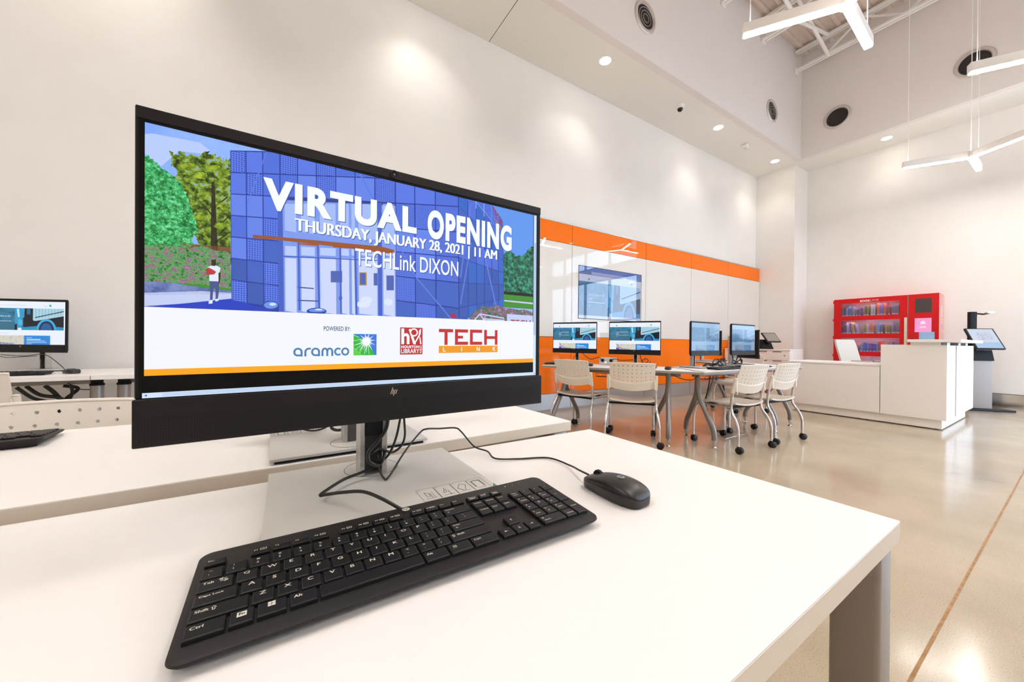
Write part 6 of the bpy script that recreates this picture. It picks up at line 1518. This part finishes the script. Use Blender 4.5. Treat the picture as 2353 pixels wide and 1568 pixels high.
# power outlet box and cords on the far tables
w = L2W('A', -0.20, 0.545)
t = thing('power_outlet', 'white power outlet box with two black plugs, on the far table before the orange board', 'power outlet', w, R(-60))
b = MB().box((0, 0, 0.043), (0.20, 0.05, 0.085), M_WHITE, 0.01)
b.build('housing', t)
for x in (-0.055, 0.045):
    MB().lathe([(0.0, -0.002), (0.019, -0.002), (0.019, 0.02), (0.011, 0.035), (0.0, 0.037)], M_BLACKM, 16, (x, -0.026, 0.052), Matrix.Rotation(R(90), 3, 'X')).build('plug', t)
MB().box((-0.02, -0.0255, 0.028), (0.02, 0.001, 0.008), lamp_mat('indicator_blue', '9cc0ff', 1.5)).build('indicator', t)
def wl(k, pts): return [L2W(k, *p) for p in pts]
cord('black cord running from the left far computer to the white outlet box', wl('A', [(-0.53, 0.50, 0.90), (-0.47, 0.51, 0.83), (-0.40, 0.52, 0.785), (-0.34, 0.52, 0.80), (-0.29, 0.50, 0.81), (-0.262, 0.482, 0.785)]), 0.004, of=pcA1)
cord('black cord running from the white outlet box to the right far computer', wl('A', [(-0.152, 0.482, 0.785), (-0.10, 0.48, 0.80), (-0.05, 0.49, 0.785), (0.05, 0.49, 0.79), (0.12, 0.49, 0.80)]), 0.004, of=pcA2)
cord('coil of black cords behind the right far computer on the orange side', wl('A', [(0.17, 0.50, 0.88), (0.18, 0.50, 0.80), (0.21, 0.52, 0.76), (0.25, 0.52, 0.78), (0.24, 0.52, 0.81), (0.20, 0.51, 0.80), (0.19, 0.50, 0.76), (0.25, 0.50, 0.745), (0.28, 0.51, 0.78)]), 0.004, 'cable_bundle', of=pcA2)
cord('black cord from the left far computer to its keyboard', wl('A', [(-0.56, 0.50, 0.86), (-0.58, 0.44, 0.80), (-0.60, 0.38, 0.745), (-0.61, 0.28, 0.74)]), 0.003, of=pcA1)
rnd = random.Random(5)
def tangle(label, k, cx, cy, cz, w, d, h, n, r):
    pts = []
    for i in range(n):
        a = i * 1.1
        pts.append(L2W(k, cx + w * math.cos(a) * (0.6 + 0.4 * rnd.random()), cy + d * math.sin(a * 0.8) * (0.6 + 0.4 * rnd.random()), cz + h * (0.5 + 0.5 * math.sin(a * 1.7)) * rnd.random()))
    cord(label, pts, r, 'cable_bundle')
tangle('coiled black cords on the middle far table between the two bluish screens', 'B', 0.16, 0.40, 0.735, 0.09, 0.07, 0.08, 22, 0.005)
tangle('black cords at the stand of the left bluish screen', 'B', -0.16, 0.33, 0.735, 0.06, 0.05, 0.05, 14, 0.004)
tangle('black cords hanging behind the right bluish screen', 'B', 0.63, 0.43, 0.735, 0.05, 0.05, 0.14, 16, 0.006)
tangle('black cords piled on the farthest far table', 'C', 0.25, 0.30, 0.735, 0.12, 0.08, 0.06, 18, 0.006)
cord('black power cable dropping from the middle far table to the floor box', [(3.75, 2.10, 0.70), (3.78, 2.12, 0.62), (3.80, 2.15, 0.50), (3.84, 2.2, 0.36), (3.98, 2.24, 0.2), (4.06, 2.245, 0.06), (4.09, 2.25, 0.012), (4.15, 2.2, 0.012)], 0.006, 'extension_lead')
cord('thin grey cable sagging below the edge of the far tables', [(3.13, 2.12, 0.69), (3.17, 2.05, 0.655), (3.22, 1.99, 0.645), (3.26, 1.97, 0.66), (3.30, 1.96, 0.69)], 0.004, 'data_cable')
t = thing('floor_box', 'flat metal rimmed floor box cover under the middle far table', 'floor box', (4.11, 2.23, 0))
b = MB()
for x0, x1, y0, y1 in ((-0.21, 0.21, -0.215, -0.207), (-0.21, 0.21, 0.207, 0.215), (-0.21, -0.202, -0.207, 0.207), (0.202, 0.21, -0.207, 0.207)):
    b.bx(x0, x1, y0, y1, 0.0, 0.003, M_CHROME)
b.build('rim', t)
MB().bx(-0.202, 0.202, -0.207, 0.207, 0.0, 0.0022, mat('floor_box_lid', 'a2917c', 0.2)).build('lid', t)

# ------------------------------------------------------------------ flush wall display in the board
t = thing('flat_display', 'flat display set flush in the cream board, showing a browser page with a truck', 'display', (4.408, YB, 1.74))
MB().bx(-0.714, 0.714, -0.004, 0.0, -0.4, 0.4, M_BEZELD, 0.001, 1).build('bezel', t)
b = MB()
M_TVG = mat('display_glass', '101828', 0.03, spec=0.8)
for nm in ('page', 'tabs', 'addr'):
    pass
_old = SCREEN
web_page(b, -0.706, 0.706, -0.392, 0.392, -0.0045, 0.68, '_wall_haze', True, True)
for m_ in b.mats:
    pb = m_.node_tree.nodes['Principled BSDF']
    pb.inputs['Roughness'].default_value = 0.02
    pb.inputs['Specular IOR Level'].default_value = 0.9
b.build('screen', t)

# ------------------------------------------------------------------ tables along the long wall
def wall_table(label, x0, x1, legs, group='white tables along the long wall'):
    t = thing('wall_table', label, 'table', (0, 0, 0), 0, group)
    MB().bx(x0, x1, 3.40, 4.03, 0.708, 0.74, M_LAMIN, 0.002, 1).build('tabletop', t)
    for x in legs:
        for y in (3.60,):
            l = MB().tube([(x, y, 0.0), (x, y, 0.665)], 0.033, M_GREYLEG2, 20).build('leg', t)
            MB().lathe([(0.036, 0.655), (0.037, 0.665), (0.03, 0.672), (0.03, 0.708)], M_BLACKM, 20, (x, y, 0)).build('leg_socket', l)
    MB().bx(min(legs) , max(legs), 3.62, 3.67, 0.665, 0.705, M_GREYLEG).build('rail', t)
    return t
wall_table('white table along the long wall, carrying the computer at the left edge', -2.75, -1.059, (-2.6, -1.085))
wall_table('white table along the long wall, running on behind the big monitor', -1.055, 0.62, (-0.955, 0.5))
pcL = make_computer('desktop_computer', 'all-in-one computer at the left edge, on the table along the wall', (-1.478, 4.005 - 0.06, 0.74), R(-26), 'black all-in-one computers', 'web')[0]
plain_keyboard('black keyboard below the computer at the left edge', (-1.50, 3.555, 0.74), R(3))
m_ = make_mouse('black mouse right of the keyboard at the left edge, on the wall table', (-1.205, 3.60, 0.74), R(42))
loose_cable(m_, [(-1.243, 3.643, 0.757), (-1.29, 3.69, 0.80), (-1.36, 3.74, 0.855), (-1.42, 3.80, 0.862), (-1.50, 3.83, 0.85), (-1.6, 3.84, 0.86)], 0.0022)
cord('thin black cords hanging behind the computer at the left edge', [(-1.68, 3.88, 0.90), (-1.62, 3.86, 0.855), (-1.58, 3.86, 0.84), (-1.5, 3.86, 0.845), (-1.45, 3.86, 0.85)], 0.002, of=pcL)
def tangle2(label, pts, r):
    cord(label, pts, r, 'cable_bundle', group='cables hanging under the wall table')
tangle2('thick black cable loops hanging under the table at the left edge', [(-1.42, 3.66, 0.66), (-1.36, 3.66, 0.60), (-1.28, 3.68, 0.57), (-1.24, 3.7, 0.50), (-1.30, 3.7, 0.47), (-1.26, 3.7, 0.56), (-1.20, 3.68, 0.63), (-1.26, 3.66, 0.655)], 0.011)
tangle2('thick black cable crossing down to the floor under the left table', [(-1.34, 3.66, 0.66), (-1.30, 3.68, 0.60), (-1.26, 3.70, 0.50), (-1.25, 3.72, 0.40), (-1.28, 3.75, 0.02)], 0.012)
tangle2('grey cable hanging among the black ones under the left table', [(-1.22, 3.64, 0.66), (-1.215, 3.65, 0.61), (-1.24, 3.68, 0.55), (-1.27, 3.70, 0.48), (-1.28, 3.74, 0.02)], 0.009)
tangle2('black cable loop hanging lowest left under the left table', [(-1.46, 3.66, 0.655), (-1.40, 3.68, 0.58), (-1.34, 3.7, 0.545), (-1.37, 3.7, 0.52), (-1.42, 3.71, 0.46), (-1.44, 3.74, 0.02)], 0.010)
tangle2('thin wire loop under the table, left of the round table legs', [(-1.22, 3.60, 0.68), (-1.17, 3.60, 0.635), (-1.10, 3.60, 0.63), (-1.06, 3.60, 0.66)], 0.003)

# ------------------------------------------------------------------ drawer cabinet with a point-of-sale terminal
t = thing('drawer_cabinet', 'white drawer cabinet beyond the far tables, in the corner by the pier', 'cabinet', (7.72, 2.88, 0))
W_ = 1.15
MB().bx(0.02, 0.55, 0, W_, 0, 0.87, M_DESK).build('carcass', t)
MB().bx(-0.005, 0.56, -0.005, W_, 0.872, 0.895, M_DESK, 0.002, 1).build('top', t)
for i in range(2):
    for z0, z1 in ((0.70, 0.865), (0.36, 0.695), (0.06, 0.355)):
        y0, y1 = 0.004 + i * 0.575, 0.571 + i * 0.575
        d = MB().bx(0.0, 0.02, y0, y1, z0, z1, M_DESK, 0.002, 1).build('drawer', t)
        MB().bx(-0.006, 0.0, y0 + 0.13, y0 + 0.27, z1 - 0.02, z1 - 0.006, M_DESKGAP).build('handle', d)
        MB().bx(-0.006, 0.0, y1 - 0.2, y1 - 0.06, z1 - 0.02, z1 - 0.006, M_DESKGAP).build('handle', d)
        MB().lathe([(0.0, 0.0), (0.012, 0.0), (0.012, 0.004), (0.0, 0.004)], M_GREYLEG, 12, (0, y0 + 0.08, (z0 + z1) / 2), Matrix.Rotation(R(-90), 3, 'Y')).build('lock', d)
def pos_terminal(label, loc, rz):
    t = thing('sales_terminal', label, 'terminal', loc, rz, 'black sales terminals on the drawer cabinet')
    t.scale = (0.88, 0.88, 0.88)
    b = MB()
    b.prism([(-0.14, 0.0), (0.16, 0.0), (0.06, 0.21), (-0.10, 0.21)], M_BLACKM, lambda a, c, s: (a, -0.11 + 0.22 * s, c))
    b.build('housing', t)
    h = MB()
    q = Matrix.Rotation(R(50), 3, 'X')
    h.box((0, -0.19, 0.25), (0.34, 0.26, 0.03), M_BLACK, 0.004, 1, q)
    h = h.build('tablet', t)
    MB().box(Vector((0, -0.19, 0.25)) + q @ Vector((0, 0, 0.016)), (0.30, 0.22, 0.002), mat('grey_idle_screen', '8f877b', 0.25), 0, 1, q).build('screen', h)
    MB().tube([(0, -0.12, 0.10), (0, -0.17, 0.22)], 0.03, M_BLACKM, 10).build('arm', t)
    return t
pos_terminal('black sales terminal with tilted grey screen on the drawer cabinet, beside the right bluish screen', (7.92, 3.40, 0.896), R(-22))
pos_terminal('black sales terminal mostly hidden behind the right bluish screen, on the drawer cabinet', (8.0, 3.80, 0.896), R(-8))

# ------------------------------------------------------------------ reception desk
t = thing('reception_desk', 'white reception desk with a low wing and a high counter', 'desk', (0, 0, 0))
MB().bx(6.545, 8.03, 0.925, 2.42, 0.012, 0.118, M_DESK, 0.001, 1).build('plinth', t)
for x, y in ((6.60, 2.36), (6.6, 1.66), (6.60, 0.98), (7.9, 0.98), (6.6, 1.58)):
    MB().lathe([(0.018, 0.0), (0.018, 0.012)], M_BLACKM, 12, (x, y, 0)).build('foot', t)
MB().bx(6.50, 6.545, 1.445, 2.45, 0.12, 0.722, M_DESK, 0.001, 1).build('low_panel', t)
MB().bx(6.49, 7.25, 1.444, 2.46, 0.724, 0.746, M_DESK, 0.002, 1).build('low_top', t)
MB().bx(6.50, 6.545, 0.885, 1.437, 0.12, 1.004, M_DESK, 0.001, 1).build('high_panel', t)
MB().bx(6.545, 8.28, 1.41, 1.437, 0.12, 1.004, M_DESK).build('inner_panel', t)
MB().bx(6.545, 7.00, 0.885, 0.93, 0.12, 1.000, M_DESK, 0.001, 1).build('side_panel', t)
MB().bx(7.075, 8.28, 0.885, 0.93, 0.12, 1.000, M_DESK, 0.001, 1).build('side_panel', t)
MB().bx(7.00, 7.075, 0.905, 0.93, 0.12, 1.000, M_DESKGAP).build('reveal', t)
MB().bx(6.545, 8.27, 0.93, 1.41, 0.975, 1.0, M_DESK).build('worktop', t)
for x in (6.62, 7.3, 7.8):
    MB().bx(x, x + 0.16, 0.90, 0.99, 1.0, 1.036, M_ALU, 0.002, 1).build('standoff', t)
MB().bx(6.50, 6.545, 0.94, 1.177, 1.004, 1.036, M_DESK).build('riser', t)
MB().bx(6.44, 7.98, 0.775, 1.195, 1.036, 1.070, M_DESK, 0.002, 1).build('counter', t)
t = thing('document_box', 'blue tilted document holder standing on the high reception counter', 'document holder', (6.66, 1.08, 1.07), 0.15)
b = MB()
q = Matrix.Rotation(R(-12), 3, 'Y')
b.box((0.0, -0.01, 0.047), (0.012, 0.125, 0.094), mat('pale_blue_card', '8fb0d2', 0.35), 0.001, 1, q)
b.build('front', t)
MB().prism([(0.01, 0.0), (0.085, 0.0), (0.02, 0.094)], mat('grey_card', 'c9c6be', 0.5), lambda a, c, s: (a, 0.048 + 0.004 * s, c)).build('side', t)
tag(MB().box((6.60, 1.175, 1.075), (0.05, 0.03, 0.01), M_BLACKM, 0.002).build('card_reader'), 'tiny black card reader at the left end of the high counter', 'card reader')

# office chair behind the desk
t = thing('office_chair', 'pale grey office chair with armrests behind the reception desk', 'chair', (8.33, 1.98, 0), R(162))
M_GR = mat('pale_grey_upholstery', 'd9d6cc', 0.6)
MB().box((0, 0.0, 0.46), (0.48, 0.46, 0.07), M_GR, 0.03, 3).build('seat', t)
b = MB()
vs, fs = [], []
nu, nv = 8, 10
for s in (0, 1):
    for j in range(nv + 1):
        for i in range(nu + 1):
            u, v = -1 + 2 * i / nu, j / nv
            w = (0.225 + 0.01 * v) * (1 - 0.10 * max(0, v - 0.85) / 0.15)
            vs.append((u * w, -0.20 - 0.16 * v - 0.02 * (1 - u * u) - 0.03 * s, 0.50 + 0.59 * v))
n = (nu + 1) * (nv + 1)
for j in range(nv):
    for i in range(nu):
        a = j * (nu + 1) + i
        f = [a, a + 1, a + nu + 2, a + nu + 1]
        fs.append(f); fs.append([n + q for q in f][::-1])
edge = [i for i in range(nu + 1)] + [j * (nu + 1) + nu for j in range(1, nv + 1)] + [nv * (nu + 1) + i for i in range(nu - 1, -1, -1)] + [j * (nu + 1) for j in range(nv - 1, 0, -1)]
for k in range(len(edge)):
    a, c = edge[k], edge[(k + 1) % len(edge)]
    fs.append([a, n + a, n + c, c])
b.add(vs, fs, M_GR, True)
b.build('backrest', t, angle=50)
for sx in (-1, 1):
    a = MB().box((sx * 0.27, 0.06, 0.722), (0.075, 0.27, 0.03), mat('armrest_grey', 'b3afa2', 0.5), 0.012, 3).build('armrest', t)
    MB().bx(sx * 0.27 - 0.02, sx * 0.27 + 0.02, 0.0, 0.06, 0.44, 0.715, M_WHITE, 0.008).build('armrest_post', a)
MB().lathe([(0.03, 0.08), (0.03, 0.42)], M_GREYLEG, 14).build('gas_lift', t)
for k in range(5):
    a = 2 * PI * k / 5
    l = MB().tube([(0, 0, 0.10), (0.28 * math.cos(a), 0.28 * math.sin(a), 0.075)], [0.025, 0.015], M_GREYLEG, 8).build('base_arm', t)
    MB().lathe([(0.0, -0.02), (0.03, -0.02), (0.03, 0.02), (0.0, 0.02)], M_BLACK, 14, (0.28 * math.cos(a), 0.28 * math.sin(a), 0.03), Matrix.Rotation(a, 3, 'Z') @ Matrix.Rotation(R(90), 3, 'X')).build('caster', l)

# ------------------------------------------------------------------ red book dispenser and its books
XK = 9.47
t = thing('book_dispenser', 'red book dispensing machine with glass shelves against the back wall', 'dispenser', (0, 0, 0))
Z = [(1.564, 1.816), (1.217, 1.480), (0.867, 1.129), (0.52, 0.785), (0.17, 0.435)]
YA, YE = 2.675, 1.851
b = MB()
b.bx(XK, XK + 0.02, YA, 2.785, 0.0, 1.906, M_RED)
b.bx(XK, XK + 0.02, 1.757, YE, 0.0, 1.906, M_RED)
zz = [0.0] + [q for z in Z[::-1] for q in z] + [1.906]
for k in range(0, len(zz), 2):
    b.bx(XK, XK + 0.02, YE, YA, zz[k], zz[k + 1], M_RED)
b.build('front_frame', t)
b = MB()
b.bx(XK + 0.02, XB - 0.02, 2.765, 2.785, 0.0, 1.906, M_RED)
b.bx(XK + 0.02, XB - 0.02, 1.757, 1.777, 0.0, 1.906, M_RED)
b.bx(XK + 0.02, XB - 0.02, 1.777, 2.765, 1.885, 1.906, M_RED)
b.bx(XB - 0.04, XB - 0.02, 1.777, 2.765, 0.0, 1.885, M_GREYSHELF)
b.build('cabinet', t)
for z0, z1 in Z:
    MB().bx(XK + 0.022, XB - 0.042, 1.78, 2.762, z0 - 0.022, z0 - 0.002, M_GREYSHELF).build('shelf', t)
    MB().bx(XK + 0.006, XK + 0.010, YE, YA, z0, z1, M_PANE).build('pane', t)
    MB().bx(XK + 0.022, XK + 0.036, YE, YA, z1 + 0.012, z1 + 0.018, lamp_mat('shelf_fill', 'fff4fa', 26.0)).build('added_shelf_light', t)  # glowing strip added behind the frame to brighten the books
for z in (1.83, 1.47, 1.12, 0.76):
    MB().bx(XK - 0.004, XK + 0.05, 2.785, 2.797, z, z + 0.05, M_RED).build('hinge', t)
tx = MB()
def side_text(b, s, ya, yb, z0, z1, m, x, bold):
    b.text(s, lambda u, v: (x, ya + (yb - ya) * u, z0 + (z1 - z0) * v), m, bold)
tw = MB(); side_text(tw, 'BOOK', 2.389, 2.247, 1.829, 1.870, M_WHITE, XK - 0.001, 0.04); tw.build('lettering', t)
tw = MB(); side_text(tw, 'LINK', 2.243, 2.122, 1.833, 1.873, mat('pink_lettering', 'eab0b4', 0.5), XK - 0.001, 0.0); tw.build('lettering', t)
MB().bx(XK - 0.02, XK + 0.0, 1.7575, 1.792, 0.5, 1.50, mat('beige_strip', 'd9cbb4', 0.4), 0.004).build('door_handle', t)
c = MB()
c.bx(XK - 0.002, XK + 0.02, 1.384, 1.745, 0.0, 1.906, M_RED)
c.bx(XK + 0.02, XB - 0.02, 1.40, 1.745, 0.0, 1.906, M_RED)
c.bx(XK + 0.02, XK + 0.03, 1.745, 1.757, 0.0, 1.9, M_WHITE)
tower = c.build('control_tower', t)
MB().bx(XK + 0.02, XB - 0.02, 1.388, 1.40, 0.0, 1.895, M_PINKSIDE).build('side_panel', tower)
sp = MB()
for z, hgt, x0, x1 in ((1.50, 0.20, 0.18, 0.30), (1.44, 0.03, 0.15, 0.32), (1.38, 0.04, 0.17, 0.30), (1.26, 0.012, 0.10, 0.38), (1.23, 0.006, 0.12, 0.36)):
    sp.bx(XK + x0, XK + x1, 1.3865, 1.388, z, z + hgt, mat('pale_side_print', 'f3cfc8', 0.5))
sp.build('side_print', tower)
MB().bx(XK - 0.004, XK - 0.002, 1.465, 1.663, 1.577, 1.827, dot_mat('speaker_mesh', '4a4441', '2a2624', 0.006, 0.9)).build('speaker', tower)
b = MB()
b.bx(XK - 0.005, XK - 0.002, 1.467, 1.664, 1.234, 1.480, S('pink', 'fda4d8', 0.95))
WP = S('pink_white', 'fff2fb')
def sidepoly(pts, m, x):
    b.add([(x, y, z) for y, z in pts], [list(range(len(pts)))], m)
sidepoly([(1.598, 1.378), (1.536, 1.378)] + [(1.567 - 0.031 * math.cos(PI * (8 - k) / 8), 1.378 + 0.055 * math.sin(PI * k / 8)) for k in range(9)], WP, XK - 0.0056)
for y in (1.580, 1.556):
    sidepoly([(y + 0.006, 1.395), (y - 0.006, 1.395), (y - 0.003, 1.418), (y + 0.003, 1.418)], S('pink', 'fda4d8', 0.95), XK - 0.006)
sidepoly([(1.598, 1.328), (1.535, 1.328), (1.535, 1.336), (1.598, 1.336)], WP, XK - 0.0056)
sidepoly([(1.610, 1.312), (1.523, 1.312), (1.523, 1.320), (1.610, 1.320)], WP, XK - 0.0056)
b.build('touch_screen', tower)

SH = ['top', 'second', 'third', 'fourth']
ORD = ['first', 'second', 'third', 'fourth', 'fifth', 'sixth', 'seventh', 'eighth', 'ninth', 'tenth', 'eleventh', 'twelfth', 'thirteenth', 'fourteenth', 'fifteenth', 'sixteenth', 'seventeenth', 'eighteenth', 'nineteenth', 'twentieth']
# left edge, right edge (millimetres along the shelf), height (share of the opening), colour, colour word, lean in degrees
SHELVES = [
 [(6, 24, .62, '8c8a80', 'grey', 0), (26, 44, .62, '857a6e', 'brown', 0), (46, 66, .66, '5c7cb4', 'blue', 0), (68, 94, .66, 'c4bcd4', 'pale lilac', 0), (100, 124, .82, '6c8cc8', 'blue', 3), (126, 150, .58, '84b0ac', 'teal', 0),
  (158, 176, .76, 'a8a4b0', 'grey', 0), (180, 200, .68, 'a0a4e0', 'periwinkle', 0), (210, 240, .52, '8c8080', 'taupe', 0), (252, 270, .62, '8c80bc', 'violet', -6), (330, 346, .78, 'a09c98', 'grey', 0), (350, 372, .70, '74702c', 'olive', 0),
  (376, 396, .80, '9cb03c', 'lime', 0), (426, 462, .82, 'd0c8d4', 'white', 0), (466, 490, .80, 'b8ccc8', 'mint', 0), (516, 552, .92, 'e4845c', 'orange', 0), (556, 594, .84, '7c88d4', 'indigo', 0), (598, 634, .90, 'd07464', 'coral', 0), (662, 694, .58, 'bc6c68', 'brick', 0), (706, 806, .80, '908894', 'slate', 0)],
 [(6, 24, .55, '70687c', 'grey', 0), (30, 74, .66, '80748c', 'mauve', 0), (78, 112, .86, 'd8c8e4', 'pale lilac', 0), (116, 146, .80, 'a89cb0', 'grey lilac', 0), (168, 190, .88, 'dca8a4', 'pink', 12), (194, 214, .88, 'e4cc58', 'yellow', 12),
  (226, 250, .78, 'a09cbc', 'lavender', 12), (330, 346, .72, 'a09c98', 'grey', 0), (350, 370, .70, 'b4b440', 'olive yellow', 0), (374, 402, .70, 'dcd8ec', 'white', 0), (404, 438, .76, 'dc9058', 'orange', 0), (442, 470, .78, 'd48878', 'salmon', 0),
  (524, 558, .80, '70ace8', 'sky blue', 0), (566, 596, .66, '84787c', 'taupe', 0), (628, 652, .62, 'c8a078', 'tan', 0), (656, 690, .60, '98a058', 'green', 0), (714, 730, .74, 'a8a0a8', 'grey', 0), (732, 764, .86, '80749c', 'purple', 0), (768, 818, .74, '948a9c', 'slate', 0)],
 [(10, 40, .70, '8c8088', 'grey', 0), (60, 100, .72, '90848c', 'taupe', 0), (168, 204, .66, 'd4ac2c', 'golden yellow', 0), (212, 250, .66, 'd8a4a4', 'pink', 0), (274, 318, .52, '94a8dc', 'pale blue', 0), (326, 366, .70, '6c84c8', 'blue', 0),
  (372, 408, .60, '7c94d8', 'light blue', 0), (414, 452, .62, 'a460a8', 'magenta', 0), (458, 508, .56, '5c64b8', 'indigo', 0), (512, 534, .72, '9ca0c8', 'grey blue', 0), (542, 588, .78, 'dc5c50', 'red', 0), (660, 690, .72, 'b4845c', 'tan', 0), (700, 722, .70, '9894a4', 'grey', 0), (726, 752, .74, '6c74b0', 'slate blue', 0), (764, 812, .64, '9c98a0', 'silver', 0)],
 [(190, 240, .55, 'a48a98', 'mauve', 0), (250, 290, .6, 'c8a4a4', 'pink', 0), (300, 345, .62, '9c9cc4', 'pale blue', 0), (350, 400, .58, 'b4a0b0', 'lilac', 0), (410, 450, .66, '7c80b4', 'blue', 0), (460, 520, .6, 'b8b0b8', 'grey', 0)],
]
for s, books in enumerate(SHELVES):
    z0, z1 = Z[s]
    for k, (a, c, hh, col, word, lean) in enumerate(books):
        y = YA - (a + c) / 2000.0
        h = hh * (z1 - z0)
        wdt = (c - a) / 1000.0
        o = thing('book', '%s book, %s from the left on the %s shelf of the red dispenser' % (word, ORD[k], SH[s]), 'book', (XK + 0.045, y, z0 - 0.001 + wdt / 2 * abs(math.sin(R(lean)))), 0, 'books on the %s shelf of the dispenser' % SH[s])
        o.rotation_euler = (R(-lean), 0, 0)
        m = mat('book_' + col, col, 0.5)
        cv = MB()
        cv.bx(0, 0.004, -wdt / 2, wdt / 2, 0, h, m)
        cv.bx(0.004, 0.15, -wdt / 2, -wdt / 2 + 0.002, 0, h, m)
        cv.bx(0.004, 0.15, wdt / 2 - 0.002, wdt / 2, 0, h, m)
        cv.build('cover', o)
        MB().bx(0.004, 0.146, -wdt / 2 + 0.002, wdt / 2 - 0.002, 0.003, h - 0.003, mat('paper', 'eee8dc', 0.8)).build('pages', o)
        lb = MB()
        lb.bx(-0.0006, 0.0, -wdt * 0.42, wdt * 0.42, 0.006, 0.026, M_WHITE)
        lb.build('spine_label', o)

# ------------------------------------------------------------------ self-checkout kiosk
t = thing('checkout_kiosk', 'grey self-checkout kiosk with tilted screen and black camera pole by the back wall', 'kiosk', (9.12, 0.90, 0), R(42))
MB().bx(0.0, 0.30, -0.135, 0.135, 0.035, 0.775, M_GREYK, 0.006, 2).bx(-0.001, 0.0, -0.11, 0.02, 0.735, 0.748, M_GREYLEG).build('cabinet', t)
MB().bx(-0.04, 0.42, -0.38, 0.22, 0.0, 0.03, M_BLACK, 0.004).build('base_plate', t)
b = MB()
b.prism([(-0.01, 0.775), (0.36, 0.775), (0.33, 0.90), (0.12, 0.94), (0.03, 0.94)], M_BLACKM, lambda a, c, s: (a, -0.147 + 0.294 * s, c))
b.build('neck', t)
q = Matrix.Rotation(R(-33), 3, 'Y')
h = MB().box((0.0, -0.03, 1.11), (0.03, 0.34, 0.38), M_BLACK, 0.004, 2, q.inverted()).build('monitor', t)
o = Vector((0.0, -0.03, 1.11))
qi = q.inverted()
b = MB()
def sp_(y, z): return o + qi @ Vector((-0.0158, y, z))
b.quad([sp_(0.15, -0.175), sp_(-0.15, -0.175), sp_(-0.15, 0.175), sp_(0.15, 0.175)], S('kiosk_page', 'd4e0f2', 0.95))
def sp2(y, z): return o + qi @ Vector((-0.0164, y, z))
b.quad([sp2(0.15, -0.175), sp2(-0.15, -0.175), sp2(-0.15, -0.07), sp2(0.15, -0.07)], S('kiosk_blue', 'b4cdee', 0.95))
b.quad([sp2(0.08, -0.03), sp2(-0.10, -0.03), sp2(-0.10, 0.11), sp2(0.08, 0.11)], S('kiosk_photo', 'c4d2ea', 0.9, noise=(30, ('a8bce0', 'dfe4f0', 'd0c8dc'))))
b.build('screen', h)
MB().bx(0.10, 0.16, -0.02, 0.06, 0.90, 1.54, M_BLACKM, 0.006).build('pole', t)
a = MB().tube([(0.13, 0.0, 1.515), (0.11, -0.10, 1.50), (0.10, -0.16, 1.515)], 0.012, M_BLACKM, 10).build('camera_arm', t)
MB().box((0.10, -0.17, 1.525), (0.05, 0.09, 0.03), M_WHITE, 0.008).build('camera', a)
t['label'] = 'grey self-checkout kiosk with tilted screen and black camera pole by the back wall'
